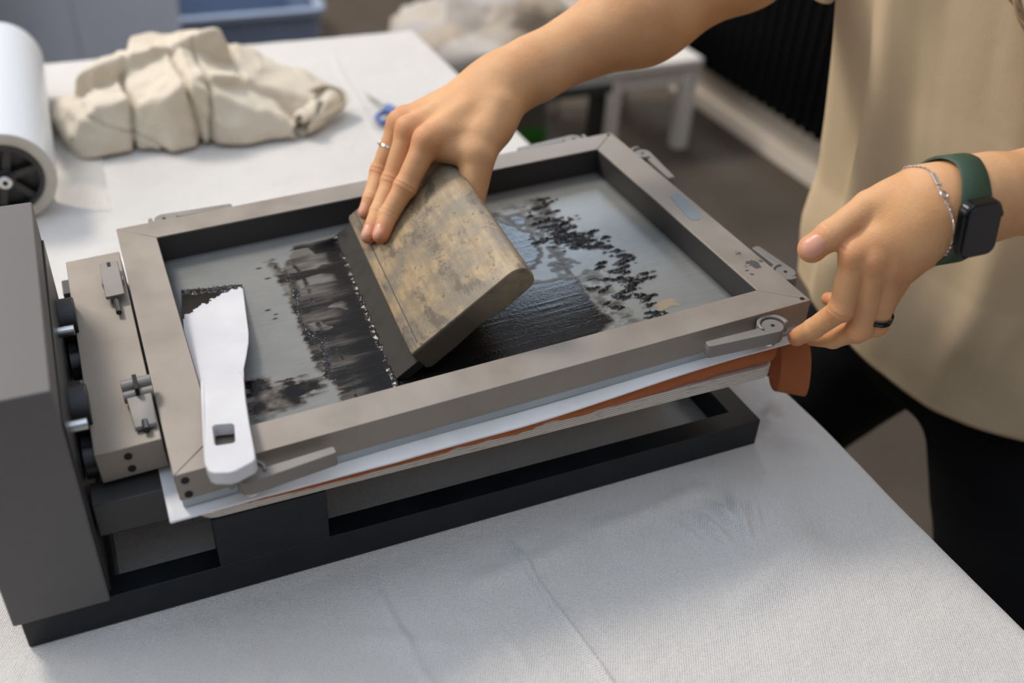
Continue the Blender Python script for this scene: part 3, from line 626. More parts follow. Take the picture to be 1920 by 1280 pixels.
# loose film tail
ft = NT('clear_film'); ft.set(Base_Color=(.93,.95,.97,1), Roughness=.12); ft.b.inputs['Transmission Weight'].default_value = .75; ft.b.inputs['IOR'].default_value = 1.2
a = np.linspace(0,1,30); b = np.linspace(.66,.98,12); Aa, Bb = np.meshgrid(a, b, indexing='ij')
zz = .0012+.016*(1-Aa)**2.2; o = gridmesh('film_tail', .060+.060*Aa+.02*(Bb-.66)*Aa, Bb-.01*Aa, zz, ft.m, roll); o['label'] = 'clear loose end of the film'

# crumpled cotton bag
def blob_mesh(name, fn, lo, hi, h, mat, parent=None):
    V_, F_ = surface(fn, lo, hi, h); me = bpy.data.meshes.new(name); npmesh(me, V_, F_); o = link(name, me, mat, parent); smooth(me, 180); return o
def rotz(p, c, a): q = p-np.array(c); ca, sa = math.cos(a), math.sin(a); return np.stack([q[:,0]*ca+q[:,1]*sa, -q[:,0]*sa+q[:,1]*ca, q[:,2]], 1)
def rbox(q, h, r): d = np.abs(q)-(np.array(h)-r); return np.linalg.norm(np.maximum(d,0),axis=1)+np.minimum(d.max(1),0)-r
def plane_fold(p, q, n, off): return (p-np.array(q))@nz2(n)-off
def nz2(v): v = np.array(v,float); return v/np.linalg.norm(v)
def facets(p, c, planes, k):
    d = None
    for n_, o_ in planes:
        n_ = nz2(n_); e = (p-np.array(c))@n_-o_; d = e if d is None else smax(d, e, k)
    return d
def bagf(p):
    w = .007*np.stack([vnoise(p*17,1),vnoise(p*17,2),vnoise(p*17,3)],1)+.002*np.stack([vnoise(p*60,4),vnoise(p*60,5),vnoise(p*60,6)],1); p2 = p+w
    # main tent of cloth: flat sloping top, crisp creased near faces
    d = facets(p2, (.235,.87,.03), [((-.25,-.15,1),.060),((.28,.10,1),.070),((-1,.12,.25),.072),((-.55,-1,.15),.078),((.30,-1,.25),.070),((1,-.2,.3),.105),((.1,1,.35),.155),((-.7,.8,.3),.13),((0,0,-1),.03)], .007)
    d2 = facets(p2, (.325,.85,.02), [((.45,-.2,1),.040),((0,-1,.30),.062),((1,0,.4),.050),((-1,0,.2),.09),((0,1,.2),.12),((-.6,-1,0),.075),((0,0,-1),.03)], .006)
    d = smin(d, d2, .004)
    d3 = facets(p2, (.125,.865,.02), [((-.35,.1,1),.038),((-1,-.1,.3),.042),((.1,-1,.35),.056),((1,0,.3),.07),((-.3,1,.4),.09),((-.8,-.8,.1),.066),((0,0,-1),.03)], .007)
    d = smin(d, d3, .003)
    d4 = facets(p2, (.40,.88,.015), [((.5,-.1,1),.030),((.2,-1,.4),.045),((1,-.3,.4),.048),((-1,0,0),.07),((.1,1,.4),.09),((0,0,-1),.03)], .008)
    d = smin(d, d4, .003)
    d = smin(d, facets(p2, (.20,1.00,.04), [((-.2,.3,1),.035),((-1,.3,.2),.07),((1,.3,.2),.10),((0,1,.3),.06),((0,-1,0),.1),((0,0,-1),.05)], .01), .004)
    # open hem rolls at the left and right ends
    for a_, b_, r_ in (((.098,.825,.021),(.090,.915,.021),.019),((.40,.80,.020),(.455,.86,.018),.018)):
        t1 = cap(p2, a_, b_, r_, r_*.9); t2 = cap(p2, np.array(a_)-nz2(np.array(b_)-np.array(a_))*.01, b_, r_*.55, r_*.5); d = smin(d, smax(t1, -t2, .002), .004)
    for (q_, n_, wd, dp) in (((.168,0,.03),(1,0,-.18),.0035,.014),((.252,0,.03),(1,0,.15),.0035,.012),((.352,0,.03),(1,.1,-.2),.0035,.012),((.215,0,.08),(.3,-.2,1),.003,.003),((.30,0,.05),(-.5,.1,1),.003,.004),((.13,0,.04),(.5,0,1),.003,.004)):
        e = (p2-np.array(q_))@nz2(n_); d = d+dp*np.exp(-(e/wd)**2)*np.clip((.92-p2[:,1])/.05,0,1)
    r1 = 1-np.abs(vnoise(p2*np.array([20,11,15])+3, 11)); d = d+.0035*(.6-r1**4)*1.2
    return smax(d, -(p[:,2]-.0025), .004)
bag = blob_mesh('cotton_bag', bagf, (.02,.72,-.005), (.50,1.12,.15), .0024, M['bag']); tag(bag, 'crumpled natural cotton bag lying on the far part of the table', 'bag')
bh = band('bag_handle', [(.415,.86,.030),(.445,.875,.032),(.470,.868,.026),(.476,.850,.018),(.460,.832,.016),(.437,.815,.014),(.418,.800,.012)], [.3,-.3,.85], .022, M['bag']); bh.parent = bag

# scissors
sc = empty('scissors', (.52,.85,.003), 'small scissors with blue handles lying beside the cotton bag', 'scissors')
blue = plain('blue_plastic', (.045,.10,.30,1), .35)
def atz(px, py, z=.004): d = ray(px,py); return CAM+(z-CAM[2])/d[2]*d
P0 = atz(729,205); 
for (tipx, ring, dz) in (((686,176),(724,225),0),((690,181),(768,222),.003)):
    tp = atz(*tipx); rc = atz(*ring)
    d = tp-P0; d /= np.linalg.norm(d); nrm = np.array([-d[1],d[0],0])
    MB().prism([tuple((P0+nrm*.005)[:2]),tuple((P0-nrm*.005)[:2]),tuple((tp-nrm*.0008)[:2]),tuple((tp+nrm*.0008)[:2])], .003+dz*.6, .005+dz*.6).build('blade', M['steel'], sc, bev=.0004)
    ang = np.linspace(0,2*PI,30,endpoint=False); dr = rc-P0; dr /= np.linalg.norm(dr); nr = np.array([-dr[1],dr[0],0])
    pts = [rc+dr*.019*math.cos(a)+nr*.013*math.sin(a)+np.array([0,0,.004]) for a in ang]
    mb = MB(); mb.path(pts, .0042, 10, closed=True); mb.path([P0+np.array([0,0,.004])-dr*.004, rc-dr*.02+np.array([0,0,.004])], [.006,.005], 10, flat=.6); mb.build('handle', [blue], sc, sm=60)
MB().tube((P0[0],P0[1],.003),(P0[0],P0[1],.009),.003,n=16).build('pivot', M['steel'], sc)

# ================================================================== BACKGROUND
st_ = empty('stool', (1.75,2.2,-.75), 'white wooden stool standing by the wall in the background', 'stool')
MB().box(1.58,1.91,1.96,2.42,-.475,-.445).build('seat', M['white_paint'], st_, bev=.006)
MB().box(1.60,1.89,1.975,2.0,-.53,-.475).build('apron', M['white_paint'], st_, bev=.003)
MB().box(1.60,1.89,2.38,2.405,-.53,-.475).build('apron', M['white_paint'], st_, bev=.003)
for x, y in ((1.61,1.99),(1.88,1.99),(1.61,2.39),(1.88,2.39)):
    MB().box(x-.024,x+.024,y-.022,y+.022,-.75,-.475).build('leg', M['white_paint'], st_, bev=.004)
bn = empty('bench', (1.15,2.1,-.75), 'low dark bench under the heap of cloths in the background', 'bench')
MB().box(.90,1.50,1.80,2.40,-.45,-.42).build('seat', M['darkgrey'], bn, bev=.004)
for x, y in ((.93,1.83),(1.47,1.83),(.93,2.37),(1.47,2.37)): MB().box(x-.02,x+.02,y-.02,y+.02,-.75,-.45).build('leg', M['blackmetal'], bn, bev=.003)
def heapf(p):
    w = .03*np.stack([vnoise(p*8,21),vnoise(p*8,22),vnoise(p*8,23)],1); p2 = p+w
    d = ell(p2, np.array([1.17,2.06,-.36]), (.26,.23,.10)); d = smin(d, ell(p2, np.array([1.05,1.95,-.33]), (.15,.14,.07)), .03)
    d = smin(d, ell(p2, np.array([1.32,2.05,-.30]), (.15,.14,.10)), .03)
    r1 = 1-np.abs(vnoise(p2*np.array([13,9,12]), 31)); r2 = 1-np.abs(vnoise(p2*22, 32)); d = d+.5*(.030*(.5-r1**3)+.014*(.5-r2**3))
    return smax(d, -(p[:,2]+.416), .01)
hc = NT('pale_cloths'); cc = hc.coord(); n_ = hc.node('ShaderNodeTexVoronoi'); n_.inputs['Scale'].default_value = 7; hc.l(cc, n_.inputs['Vector'])
sr = hc.node('ShaderNodeSeparateColor'); hc.l(n_.outputs['Color'], sr.inputs[0]); hc.set(Base_Color=hc.ramp(sr.outputs[0], [(.0,(.32,.25,.18,1)),(.4,(.42,.37,.31,1)),(.7,(.55,.56,.58,1)),(1.,(.20,.15,.10,1))]), Roughness=.9)
hp = blob_mesh('cloth_heap', heapf, (.84,1.74,-.43), (1.54,2.40,-.12), .009, hc.m); tag(hp, 'heap of pale beige and white cloths on the bench behind the table', 'cloths')
box_ = empty('storage_tub', (.72,3.3,-.75), 'blue grey plastic storage tub with thick rim far behind the table', 'tub')
tubm = plain('blue_grey_plastic', (.20,.26,.38,1), .35); 
mb = MB(); mb.ring(rrect(.46,1.0,3.10,3.55,.05), rrect(.475,.985,3.115,3.535,.045), -.74, -.57); mb.prism(rrect(.46,1.0,3.10,3.55,.05), -.75, -.735); mb.build('body', [tubm], box_, bev=.003)
MB().ring(rrect(.44,1.02,3.08,3.57,.06), rrect(.475,.985,3.115,3.535,.045), -.585, -.56).build('rim', plain('pale_blue_plastic', (.30,.37,.50,1), .35), box_, bev=.004)
cab = empty('cabinet', (.0,3.0,-.75), 'grey cabinet with two doors behind the far left end of the table', 'cabinet')
gc = mottled('grey_cabinet', (.50,.54,.64,1), (.56,.60,.70,1), .55, 0, 2)
MB().box(-.16,.44,2.65,3.1,-.75,-.12).build('body', gc, cab, bev=.004)
for x in (-.155,.145):
    dr = MB().box(x,x+.2985,2.632,2.65,-.73,-.14).build('door', gc, cab, bev=.002)
cu_ = gridmesh('curtain', *(lambda U_, V_: (U_, 2.55+.03*np.sin(U_*70), V_))(*np.meshgrid(np.linspace(-.55,-.10,90), np.linspace(-.74,.9,10), indexing='ij')), mat_fabric('dark_plum_fabric', (.06,.03,.045,1), (.08,.045,.06,1)))
m = cu_.modifiers.new('t','SOLIDIFY'); m.thickness = .003; tag(cu_, 'dark plum curtain hanging at the far left edge', 'curtain')
gb = empty('food_box', (1.42,2.25,-.75), 'small translucent box with green base on the floor behind the table', 'box')
MB().prism(rrect(1.35,1.49,2.16,2.34,.02), -.75, -.70).build('base', plain('green_plastic', (.05,.30,.03,1), .4), gb, bev=.003)
MB().prism(rrect(1.352,1.488,2.162,2.338,.02), -.70, -.58).build('body', plain('grey_clear_plastic', (.20,.20,.19,1), .3), gb, bev=.003)

# radiator on the right wall
rad = empty('radiator', (2.07,1.2,-.57), 'black column radiator mounted low on the right wall', 'radiator')
me0 = None
for k in range(46):
    y = 2.33-k*.047
    if me0 is None:
        mb = MB()
        for x in (2.035,2.10):
            mb.path([(x,0,-.545),(x,0,-.53),(x,0,.02),(x,0,.035)], [.012,.019,.019,.012], 12)
        mb.path([(2.03,0,-.535),(2.105,0,-.535)], .016, 10); mb.path([(2.03,0,.02),(2.105,0,.02)], .016, 10)
        s0 = mb.build('section', M['radiator'], rad, sm=50); me0 = s0.data; s0.location = Vector((0,y,0))-wloc(rad)
    else:
        s0 = bpy.data.objects.new('section', me0); COL.objects.link(s0); s0.parent = rad; s0.location = Vector((0,y,0))-wloc(rad)
MB().path([(2.068,2.36,-.535),(2.068,.2,-.535)], .010, 10).build('pipe', M['radiator'], rad, sm=50)
# window on the right wall
wf = struct(MB().ring([(0,0),(1,0),(1,1),(0,1)], [(.04,.05),(.96,.05),(.96,.95),(.04,.95)], 0, 1).build('window_1', M['white_paint']))
for v in wf.data.vertices: x, y, z = v.co; v.co = (2.105+.035*z, 2.72+1.26*x, 1.52+1.1*y)

# ================================================================== THE PERSON
who = empty('person', (1.0,.12,-.75), 'person in beige t-shirt and black trousers leaning over the press, right hand on the squeegee', 'person')
def nz(v): v = np.array(v, float); return v/np.linalg.norm(v)
def view(P): return nz(CAM-np.array(P))
def onface(px, py, off): return onplane(px, py, N0+nn*off, nn)
# ---- right arm and hand, closed over the top of the squeegee
RS = np.array([.94,.33,.50]); RE = J(1398,-74,.99); RW = J(945,158,.935)
Rf = dict(index=[J(802,265,.892), onface(760,350,.0135), onface(729,402,.0092), onface(714,441,.0072)],
          middle=[J(768,244,.910), onface(735,339,.0130), onface(711,396,.0090), onface(692,442,.0070)],
          ring=[J(750,232,.930), onface(713,322,.0125), onface(696,373,.0088), onface(685,398,.0068)],
          pinky=[J(757,222,.950), J(722,290,.975), N0+e1*.245+e2*.052+nn*(-.004), N0+e1*.243+e2*.040+nn*(-.018)])
Rr = dict(index=(.0122,.0102,.0088,.0077), middle=(.0118,.0098,.0086,.0076), ring=(.0110,.0094,.0081,.0070), pinky=(.0096,.0076,.0066,.0058))
RT = [J(932,205,.915), J(896,292,.900), N0+e1*.150+e2*.090+nn*(-.0385), N0+e1*.140+e2*.062+nn*(-.037)]; RTr = (.0200,.0160,.0120,.0100)
# ---- left arm and hand, fingertips at the front right corner
LS = np.array([.99,-.08,.50]); LE = J(2230,318,.80); LW = J(1793,378,.715)
Lf = dict(index=[J(1606,474,.745), J(1577,580,.765), J(1525,616,.792), J(1494,632,.815)],
          middle=[J(1642,486,.742), J(1611,617,.779), J(1562,634,.806), J(1524,632,.825)],
          ring=[J(1676,494,.742), J(1643,608,.783), J(1606,626,.805), J(1580,622,.818)],
          pinky=[J(1700,498,.742), J(1655,580,.785), J(1590,570,.822), J(1553,560,.838)])
Lr = dict(index=(.0112,.0094,.0084,.0074), middle=(.0112,.0094,.0084,.0074), ring=(.0104,.0090,.0078,.0068), pinky=(.0094,.0078,.0066,.0058))
LT = [J(1712,365,.730), J(1630,388,.742), J(1558,441,.748), J(1524,465,.752)]; LTr = (.0190,.0125,.0112,.0102)
nails = []
def nailat(joint, prev, dors, L_, W_):
    ax = nz(np.array(joint)-prev); up = nz(dors-ax*(dors@ax)); ac = np.cross(ax, up); nails.append((np.array(joint), ax, ac, up, L_, W_))
for k, s in (('index',1),('middle',1),('ring',.95)): nailat(Rf[k][3], Rf[k][2], nn, .0068*s, .0050*s)
nailat(LT[3], LT[2], nz(view(LT[3])+.25*nz(np.array([0,0,1.]))), .0092, .0076)
creases = []
def hand(p, W, webt, fing, rad, T, Tr, El, Er, dn, kn, heel):
    wv = view(W)
    F = None
    for k in fing:
        j, r = fing[k], rad[k]
        d = smin(cap(p,j[0],j[1],r[0],r[1]), cap(p,j[1],j[2],r[1]*.985,r[2]), .0022); d = smin(d, cap(p,j[2],j[3],r[2]*.99,r[3]), .0022)
        d = smin(d, np.linalg.norm(p-(j[1]+wv*.0008),axis=1)-r[1]*1.04, .003)
        F = d if F is None else smin(F, d, .0011)
    Pm = None; names = list(fing)
    for i, k in enumerate(names):
        b = W+(T[0]-W)*(.10-.22*i)+0*wv
        b = W+nz(fing[names[0]][0]-fing[names[-1]][0])*(.011-.0085*i)+nz(fing['middle'][0]-W)*.010
        d = cap(p, b, fing[k][0], .0175, rad[k][0]*1.05, wv, .85); Pm = d if Pm is None else smin(Pm, d, .012)
    tm = cap(p, T[0], T[1], Tr[0], Tr[1]); web = cap(p, .5*T[0]+.5*T[1], W*(1-webt[0])+fing['index'][0]*webt[0], webt[1], webt[2])
    Pm = smin(Pm, smin(tm, web, .012), .009)
    th = smin(cap(p,T[1],T[2],Tr[1],Tr[2]), cap(p,T[2],T[3],Tr[2],Tr[3]), .004)
    th = smin(th, np.linalg.norm(p-T[3]-nz(T[3]-T[2])*.001,axis=1)-Tr[3], .003)
    Pm = smin(Pm, np.linalg.norm(p-heel,axis=1)-.017, .02)
    H = smin(Pm, F, .0075); H = smin(H, th, .003)
    for k in fing:                                   # knuckles
        c = fing[k][0]+kn*.0042; H = smin(H, np.linalg.norm(p-c,axis=1)-rad[k][0]*.80, .006)
    wr = cap(p, W-nz(El-W)*.012, W+(El-W)*.10, .0262, .0268, dn, .76); fa = cap(p, W+(El-W)*.06, W+(El-W)*.56, .0270, Er*1.0, dn, .84)
    fb = cap(p, W+(El-W)*.55, El, Er*1.0, Er*.96, dn, .92); A = smin(smin(wr, fa, .02), fb, .03)
    ul = W-wv*.004+nz(fing[names[-1]][0]-fing[names[0]][0])*.019+(El-W)*.045; A = smin(A, np.linalg.norm(p-ul,axis=1)-.0095, .010)
    return smin(H, A, .020)
def detail(p, d, fing, rad, T, Tr, wv):
    near = d < .004
    q = p[near]; e = np.zeros(len(q))
    for k in list(fing)+['thumb']:
        j = fing[k] if k in fing else [T[0],T[1],T[2],T[3]]; r = rad[k] if k in fing else Tr
        for a, amp in ((1,.00048),(2,.00032)) if k in fing else ((2,.00055),):
            ax = nz(j[a+1]-j[a-1]); x = q-j[a]; t_ = x@ax; rr = np.linalg.norm(x-t_[:,None]*ax,axis=1); dors = np.clip((x@wv)/(r[a]+1e-9),0,1)
            e += amp*np.exp(-(t_/.0042)**2)*np.cos(t_/.0021*PI)*dors*(rr < r[a]*1.7)
    d = d.copy(); d[near] += e; return d
RWd = nz(view(RW)*.8+np.array([0,0,.6])); heelR = J(925,235,.925); heelL = J(1735,430,.725)
def rarm(p):
    d = hand(p, RW, (.93,.0130,.0100), Rf, Rr, RT, RTr, RE, .0435, RWd, nz(view(RW)+np.array([0,0,.7])), heelR)
    d = smin(d, cap(p, J(815,277,.903), J(884,285,.900), .0120, .0150), .006)
    d = smin(d, cap(p, RE, RS, .042, .050), .03)
    return nailf(p, detail(p, d, Rf, Rr, RT, RTr, view(RW)))
def larm(p):
    d = hand(p, LW, (.30,.0110,.0090), Lf, Lr, LT, LTr, LE, .0400, view(LW), view(LW), heelL)
    d = smin(d, cap(p, LE, LS, .040, .050), .03)
    return nailf(p, detail(p, d, Lf, Lr, LT, LTr, view(LW)))
def nailf(p, d):
    for (c, ax, ac, up, L_, W_) in nails:
        x = p-c; m_ = (np.abs(x).max(1) < .02); q = x[m_]; a = q@ax+.0004; b = q@ac; u = q@up
        rr = (np.abs((a)/L_)**2.6+np.abs(b/W_)**2.6)**(1/2.6); dm = d[m_]
        dm = dm+np.where(u > 0, .00035*np.exp(-((rr-1.02)/.10)**2)*(a < L_*.8), 0); d = d.copy(); d[m_] = dm
    return d
def torso(p):
    d = cap(p,(1.02,.12,.0),(1.01,.12,.10),.085,.095, np.array([0,1.,0]), 1.25)
    d = smin(d, cap(p,(1.01,.12,.05),(.96,.125,.42),.10,.105, np.array([0,1.,0]), 1.35), .05)
    d = smin(d, cap(p,(.955,.125,.47),(.90,.125,.60),.050,.048), .04)
    for s in (RS, LS): d = smin(d, cap(p, (.95,.125,.45), s, .06, .052), .05)
    for y, fy in ((.20,.36),(.03,-.13)):
        d = smin(d, cap(p,(1.02,y,-.10),(1.0,fy,-.42),.060,.045), .05); d = smin(d, cap(p,(1.0,fy,-.42),(1.04,fy,-.70),.046,.032), .03)
        d = smin(d, cap(p,(1.04,fy,-.715),(.90,fy,-.725),.030,.020, np.array([0,0,1.]), .8), .03)
    h = ell(p, np.array([.865,.125,.70]), (.090,.075,.108)); h = smin(h, ell(p, np.array([.835,.125,.645]), (.055,.052,.055)), .03)
    h = smin(h, cap(p,(.778,.125,.70),(.758,.125,.672),.008,.012), .012)
    for s in (-1,1):
        h = smax(h, -(np.linalg.norm(p-np.array([.772,.125+s*.031,.705]),axis=1)-.014), .01); h = smin(h, np.linalg.norm(p-np.array([.790,.125+s*.031,.704]),axis=1)-.0125, .002)
        h = smin(h, ell(p, np.array([.875,.125+s*.078,.69]), (.018,.008,.028)), .006)
    h = smin(h, cap(p,(.788,.108,.640),(.788,.142,.640),.006,.006), .006); h = smax(h, -cap(p,(.779,.108,.640),(.779,.142,.640),.0012,.0012), .002)
    return smin(d, h, .03)
allV = []; allF = []; nv = 0
for fn, lo, hi, h in ((rarm, (.28,.13,.10), (1.02,.42,.58), .00125), (larm, (.54,-.19,.09), (1.07,.03,.58), .00125), (torso, (.70,-.25,-.76), (1.25,.50,.84), .008)):
    V_, F_ = surface(fn, lo, hi, h); allV.append(V_); allF.append(F_+nv); nv += len(V_)
BV = np.concatenate(allV); BF = np.concatenate(allF); me = bpy.data.meshes.new('body'); npmesh(me, BV, BF)
body = link('body', me, [M['skin'], M['nail']], who); smooth(me, 180)
red = np.zeros(len(BV))
for fg, T_, amp in ((Rf,RT,1),(Lf,LT,.8)):
    for k in fg:
        for a, s in ((0,.010),(1,.008),(3,.009)): red = np.maximum(red, amp*(.75,.55,.0,.75)[a]*np.exp(-(np.linalg.norm(BV-fg[k][a],axis=1)/s/1.4)**2))
    red = np.maximum(red, .5*np.exp(-(np.linalg.norm(BV-T_[3],axis=1)/.014)**2))
red = np.clip(red, 0, .75); at = me.attributes.new('red','FLOAT','POINT'); at.data.foreach_set('value', red.astype(np.float32))
cen = BV[BF].mean(1); mi = np.zeros(len(BF), np.int32)
for (c, ax, ac, up, L_, W_) in nails:
    x = cen-c; a = x@ax+.0004; b = x@ac; u = x@up; rr = (np.abs(a/L_)**2.6+np.abs(b/W_)**2.6); mi[(rr < 1) & (u > 0) & (np.linalg.norm(x,axis=1) < .02)] = 1
me.polygons.foreach_set('material_index', mi); me.update()

# ---- t-shirt
na = 220; zs = np.concatenate([np.linspace(-.028,.44,120), np.linspace(.44,.555,26)[1:]]); aa = np.linspace(0,2*PI,na,endpoint=False)
ZZ, AA = np.meshgrid(zs, aa, indexing='ij')
k_ = np.clip((ZZ+.03)/.30,0,1); cxx = 1.0-.045*np.clip((ZZ-.10)/.2,0,2.2)**1.1
rx_ = .150-.012*k_+.012*np.exp(-((ZZ-.03)/.07)**2); ry_ = .215-.005*k_
top_ = np.clip((ZZ-.40)/.155,0,1); rx_ = rx_*(1-top_**2*.62); ry_ = ry_*(1-top_**2*.72)
co_ = np.cos(AA); si_ = np.sin(AA); env = np.clip((ZZ+.05)/.1,0,1)*(1-top_)
PP = np.stack([co_*1.3,si_*1.3,ZZ*1.1],-1)
fold = .011*np.sin(AA*9+3*fbm(PP*1.5,2,2)+ZZ*3)*(.4+.6*np.clip(1-np.abs(ZZ-.15)/.3,0,1))+.010*fbm(np.stack([co_*4,si_*4,ZZ*2.2],-1),7,3)
fold += .016*fbm(np.stack([co_*1.8+ZZ*3,si_*1.8,ZZ*6],-1),17,3)*np.clip((.12-ZZ)/.12,0,1)
rr = 1+fold*env/.18
Xs = cxx-rx_*co_*rr; Ys = .12+ry_*si_*rr+.0*ZZ
Zs = ZZ+.010*np.sin(AA*3+.6)*np.exp(-(ZZ+.03)/.05)
shirt_bm = (Xs, Ys, Zs)
sh = gridmesh('t_shirt', Xs, Ys, Zs, M['shirt'], who, closed_u=True)
# sleeves share the shirt mesh object's look: joined into it below
def sleeve(S, E_, frac, r0, r1, seed):
    d = nz(E_-S); u = nz(np.cross(d,[0,0,1.])); w = np.cross(d,u); L_ = np.linalg.norm(E_-S)*frac; n1, n2 = 50, 90
    tt, an = np.meshgrid(np.linspace(-.12,1,n1), np.linspace(0,2*PI,n2,endpoint=False), indexing='ij')
    R = r0+(r1-r0)*np.clip(tt,0,1)+.006*np.sin(an*5+seed+tt*3)*tt+.005*fbm(np.stack([np.cos(an)*2,np.sin(an)*2,tt*3],-1),seed,3)
    C_ = S+d*(tt*L_)[...,None]+(u*np.cos(an)[...,None]+w*np.sin(an)[...,None])*R[...,None]; C_[...,2] -= .018*np.clip(tt,0,1)**2*(np.cos(an-PI/2)*0+1)
    return C_
def addgrid(o, G):
    n, m, _ = G.shape; me = o.data; bm = bmesh.new(); bm.from_mesh(me); vs = [bm.verts.new(c) for c in G.reshape(-1,3)]
    for i in range(n-1):
        for j in range(m): f = bm.faces.new((vs[i*m+j],vs[i*m+(j+1)%m],vs[(i+1)*m+(j+1)%m],vs[(i+1)*m+j])); f.smooth = True
    bm.to_mesh(me); bm.free()
addgrid(sh, sleeve(RS+np.array([.03,-.02,0]), RE, .74, .074, .078, 3)); addgrid(sh, sleeve(LS+np.array([0,.02,0]), LE, .62, .074, .080, 5))
m = sh.modifiers.new('t','SOLIDIFY'); m.thickness = .0016; m.offset = -1
hem = MB()
# ---- trousers
def trou(p):
    w = .006*fbm(p*np.array([14,14,9]),4,2); q = p
    d = cap(q,(1.02,.12,-.03),(1.02,.12,.04),.128,.125, np.array([0,1.,0]), 1.35)
    d = smin(d, cap(q,(1.01,.225,-.12),(1.0,.36,-.42),.098,.070), .03); d = smin(d, cap(q,(1.02,.005,-.12),(1.0,-.13,-.42),.098,.072), .03)
    d = smin(d, cap(q,(1.0,.36,-.42),(1.04,.36,-.70),.070,.055), .02); d = smin(d, cap(q,(1.0,-.13,-.42),(1.04,-.13,-.70),.072,.055), .02)
    return d+w
tr = blob_mesh('trousers', trou, (.78,-.25,-.78), (1.26,.46,.10), .006, M['trousers'], who)
# ---- hair
def hairf(p):
    d = ell(p, np.array([.890,.125,.715]), (.100,.088,.112)); d = smax(d, -ell(p, np.array([.800,.125,.665]), (.075,.066,.085)), .012)
    d = smin(d, cap(p,(.955,.20,.70),(.965,.235,.46),.045,.022), .04); d = smin(d, cap(p,(.955,.05,.70),(.955,-.02,.42),.045,.020), .04)
    return d+.004*np.sin(p[:,1]*420+8*vnoise(p*12,4))
M['hair'] = mottled('light_brown_hair', (.22,.13,.06,1), (.36,.23,.11,1), .45, 0, 60)
hr = blob_mesh('hair', hairf, (.72,-.10,.35), (1.08,.34,.86), .005, M['hair'], who)
mb = MB()
for k in range(14):
    ph = k*.7; P_ = [np.array([.835,.06+.003*k,.70]), np.array([.80,.045,.62]), np.array([.775,.02,.54])]
    for i in range(22):
        f = i/21; P_.append(J(1940-56*math.sin(PI*min(f*1.25,1))**1.0*(1-.12*(k%5))+6*math.sin(f*9+ph), -110+(150+14*(k%5))*f*1.25, .665+.006*math.sin(ph)))
    mb.path(P_, [.0007]*len(P_), 5)
mb.build('loose_strands', M['hair'], hr, sm=60)

# ---- jewellery and watch
def ringband(name, c, ax, r, hw, th, mat, n=64):
    ax = nz(ax); u = nz(np.cross(ax,[0,0,1.])); w = np.cross(ax,u); mb = MB(); vs = []; fs = []
    pr = [(-hw,0),(-hw*.8,th),(hw*.8,th),(hw,0),(hw*.8,-th*.3),(-hw*.8,-th*.3)]; m_ = len(pr)
    for k in range(n):
        a = 2*PI*k/n; e = u*math.cos(a)+w*math.sin(a)
        for (x, h_) in pr: vs.append(c+ax*x+e*(r+h_))
    for k in range(n):
        for i in range(m_): fs.append((k*m_+i,k*m_+(i+1)%m_,((k+1)%n)*m_+(i+1)%m_,((k+1)%n)*m_+i))
    return mb.add(vs, fs)
j = Rf['ring']; t_ = .50; c = j[0]+(j[1]-j[0])*t_; ax = nz(j[1]-j[0])
rg = ringband('r', c, ax, .0100, .0011, .0008, None).build('silver_ring', M['silver'], None, sm=60); tag(rg, 'thin silver ring with small stone on the right hand', 'ring')
sd = nz(np.cross(ax, view(c))); sd = sd if sd[0] < 0 else -sd; stp = c+nz(sd*.95+view(c)*.30)*.0118
def diamond(o_, nrm, r):
    u = nz(np.cross(nrm,[0,0,1.])); w = np.cross(nrm,u); vs = [o_+nrm*r*.5+(u*math.cos(a)+w*math.sin(a))*r*.55 for a in np.linspace(0,2*PI,8,endpoint=False)]+[o_+(u*math.cos(a)+w*math.sin(a))*r for a in np.linspace(0,2*PI,8,endpoint=False)]+[o_-nrm*r*.9]
    return MB().add(vs, [tuple(range(8))]+[(i,(i+1)%8,8+(i+1)%8,8+i) for i in range(8)]+[(8+i,8+(i+1)%8,16) for i in range(8)])
o = diamond(stp, nz(stp-c), .0021).build('stone', plain('clear_stone', (.9,.9,.92,1), .05, .6), rg)
j = Lf['ring']; c = j[0]+(j[1]-j[0])*.86; rg2 = ringband('r', c, j[1]-j[0], .0104, .0026, .0009, None).build('black_ring', M['blackring'], None, sm=60); tag(rg2, 'glossy black ring on the left hand', 'ring')
# watch
wax = nz(LE-LW); fvw = view(LW); fvw = nz(fvw-wax*(fvw@wax)); wup = np.cross(wax, fvw); wup = wup if wup[2] > 0 else -wup
wc = LW-wax*.0005
def skin_r(c, dirs, fn, r0=.048):
    r = np.full(len(dirs), r0)
    for _ in range(40): r = r-np.clip(fn(c+dirs*r[:,None]), -.004, .004)*.9
    return r
def loop_r(centres, angs, sm_=3):
    e = fvw[None]*np.cos(angs)[:,None]+wup[None]*np.sin(angs)[:,None]; r = np.empty(len(angs))
    for i in range(len(angs)): r[i] = skin_r(centres[i], e[i:i+1], lambda p: larm(p))[0] if False else 0
    r = np.full(len(angs), .048)
    for _ in range(40): r = r-np.clip(larm(centres+e*r[:,None]), -.004, .004)*.9
    for _ in range(sm_): r = (np.roll(r,1)+r+np.roll(r,-1))/3
    return e, r
WA = np.linspace(0,2*PI,180,endpoint=False); WE, WR = loop_r(np.tile(wc,(180,1)), WA, 6)
WR2 = np.maximum(WR, np.interp(WA, WA, WR))
def wp(ang, off=0, along=0):
    i = (ang % (2*PI))/(2*PI)*180; r = np.interp(i, np.arange(181), np.append(WR, WR[0])); return wc+wax*(along-.0105*max(0,math.cos(ang+.5)))+(fvw*math.cos(ang)+wup*math.sin(ang))*(r+off)
wt = empty('smartwatch', wc, 'black smartwatch with dark green band on the left wrist', 'watch')
n = 90; vs = []; fs = []
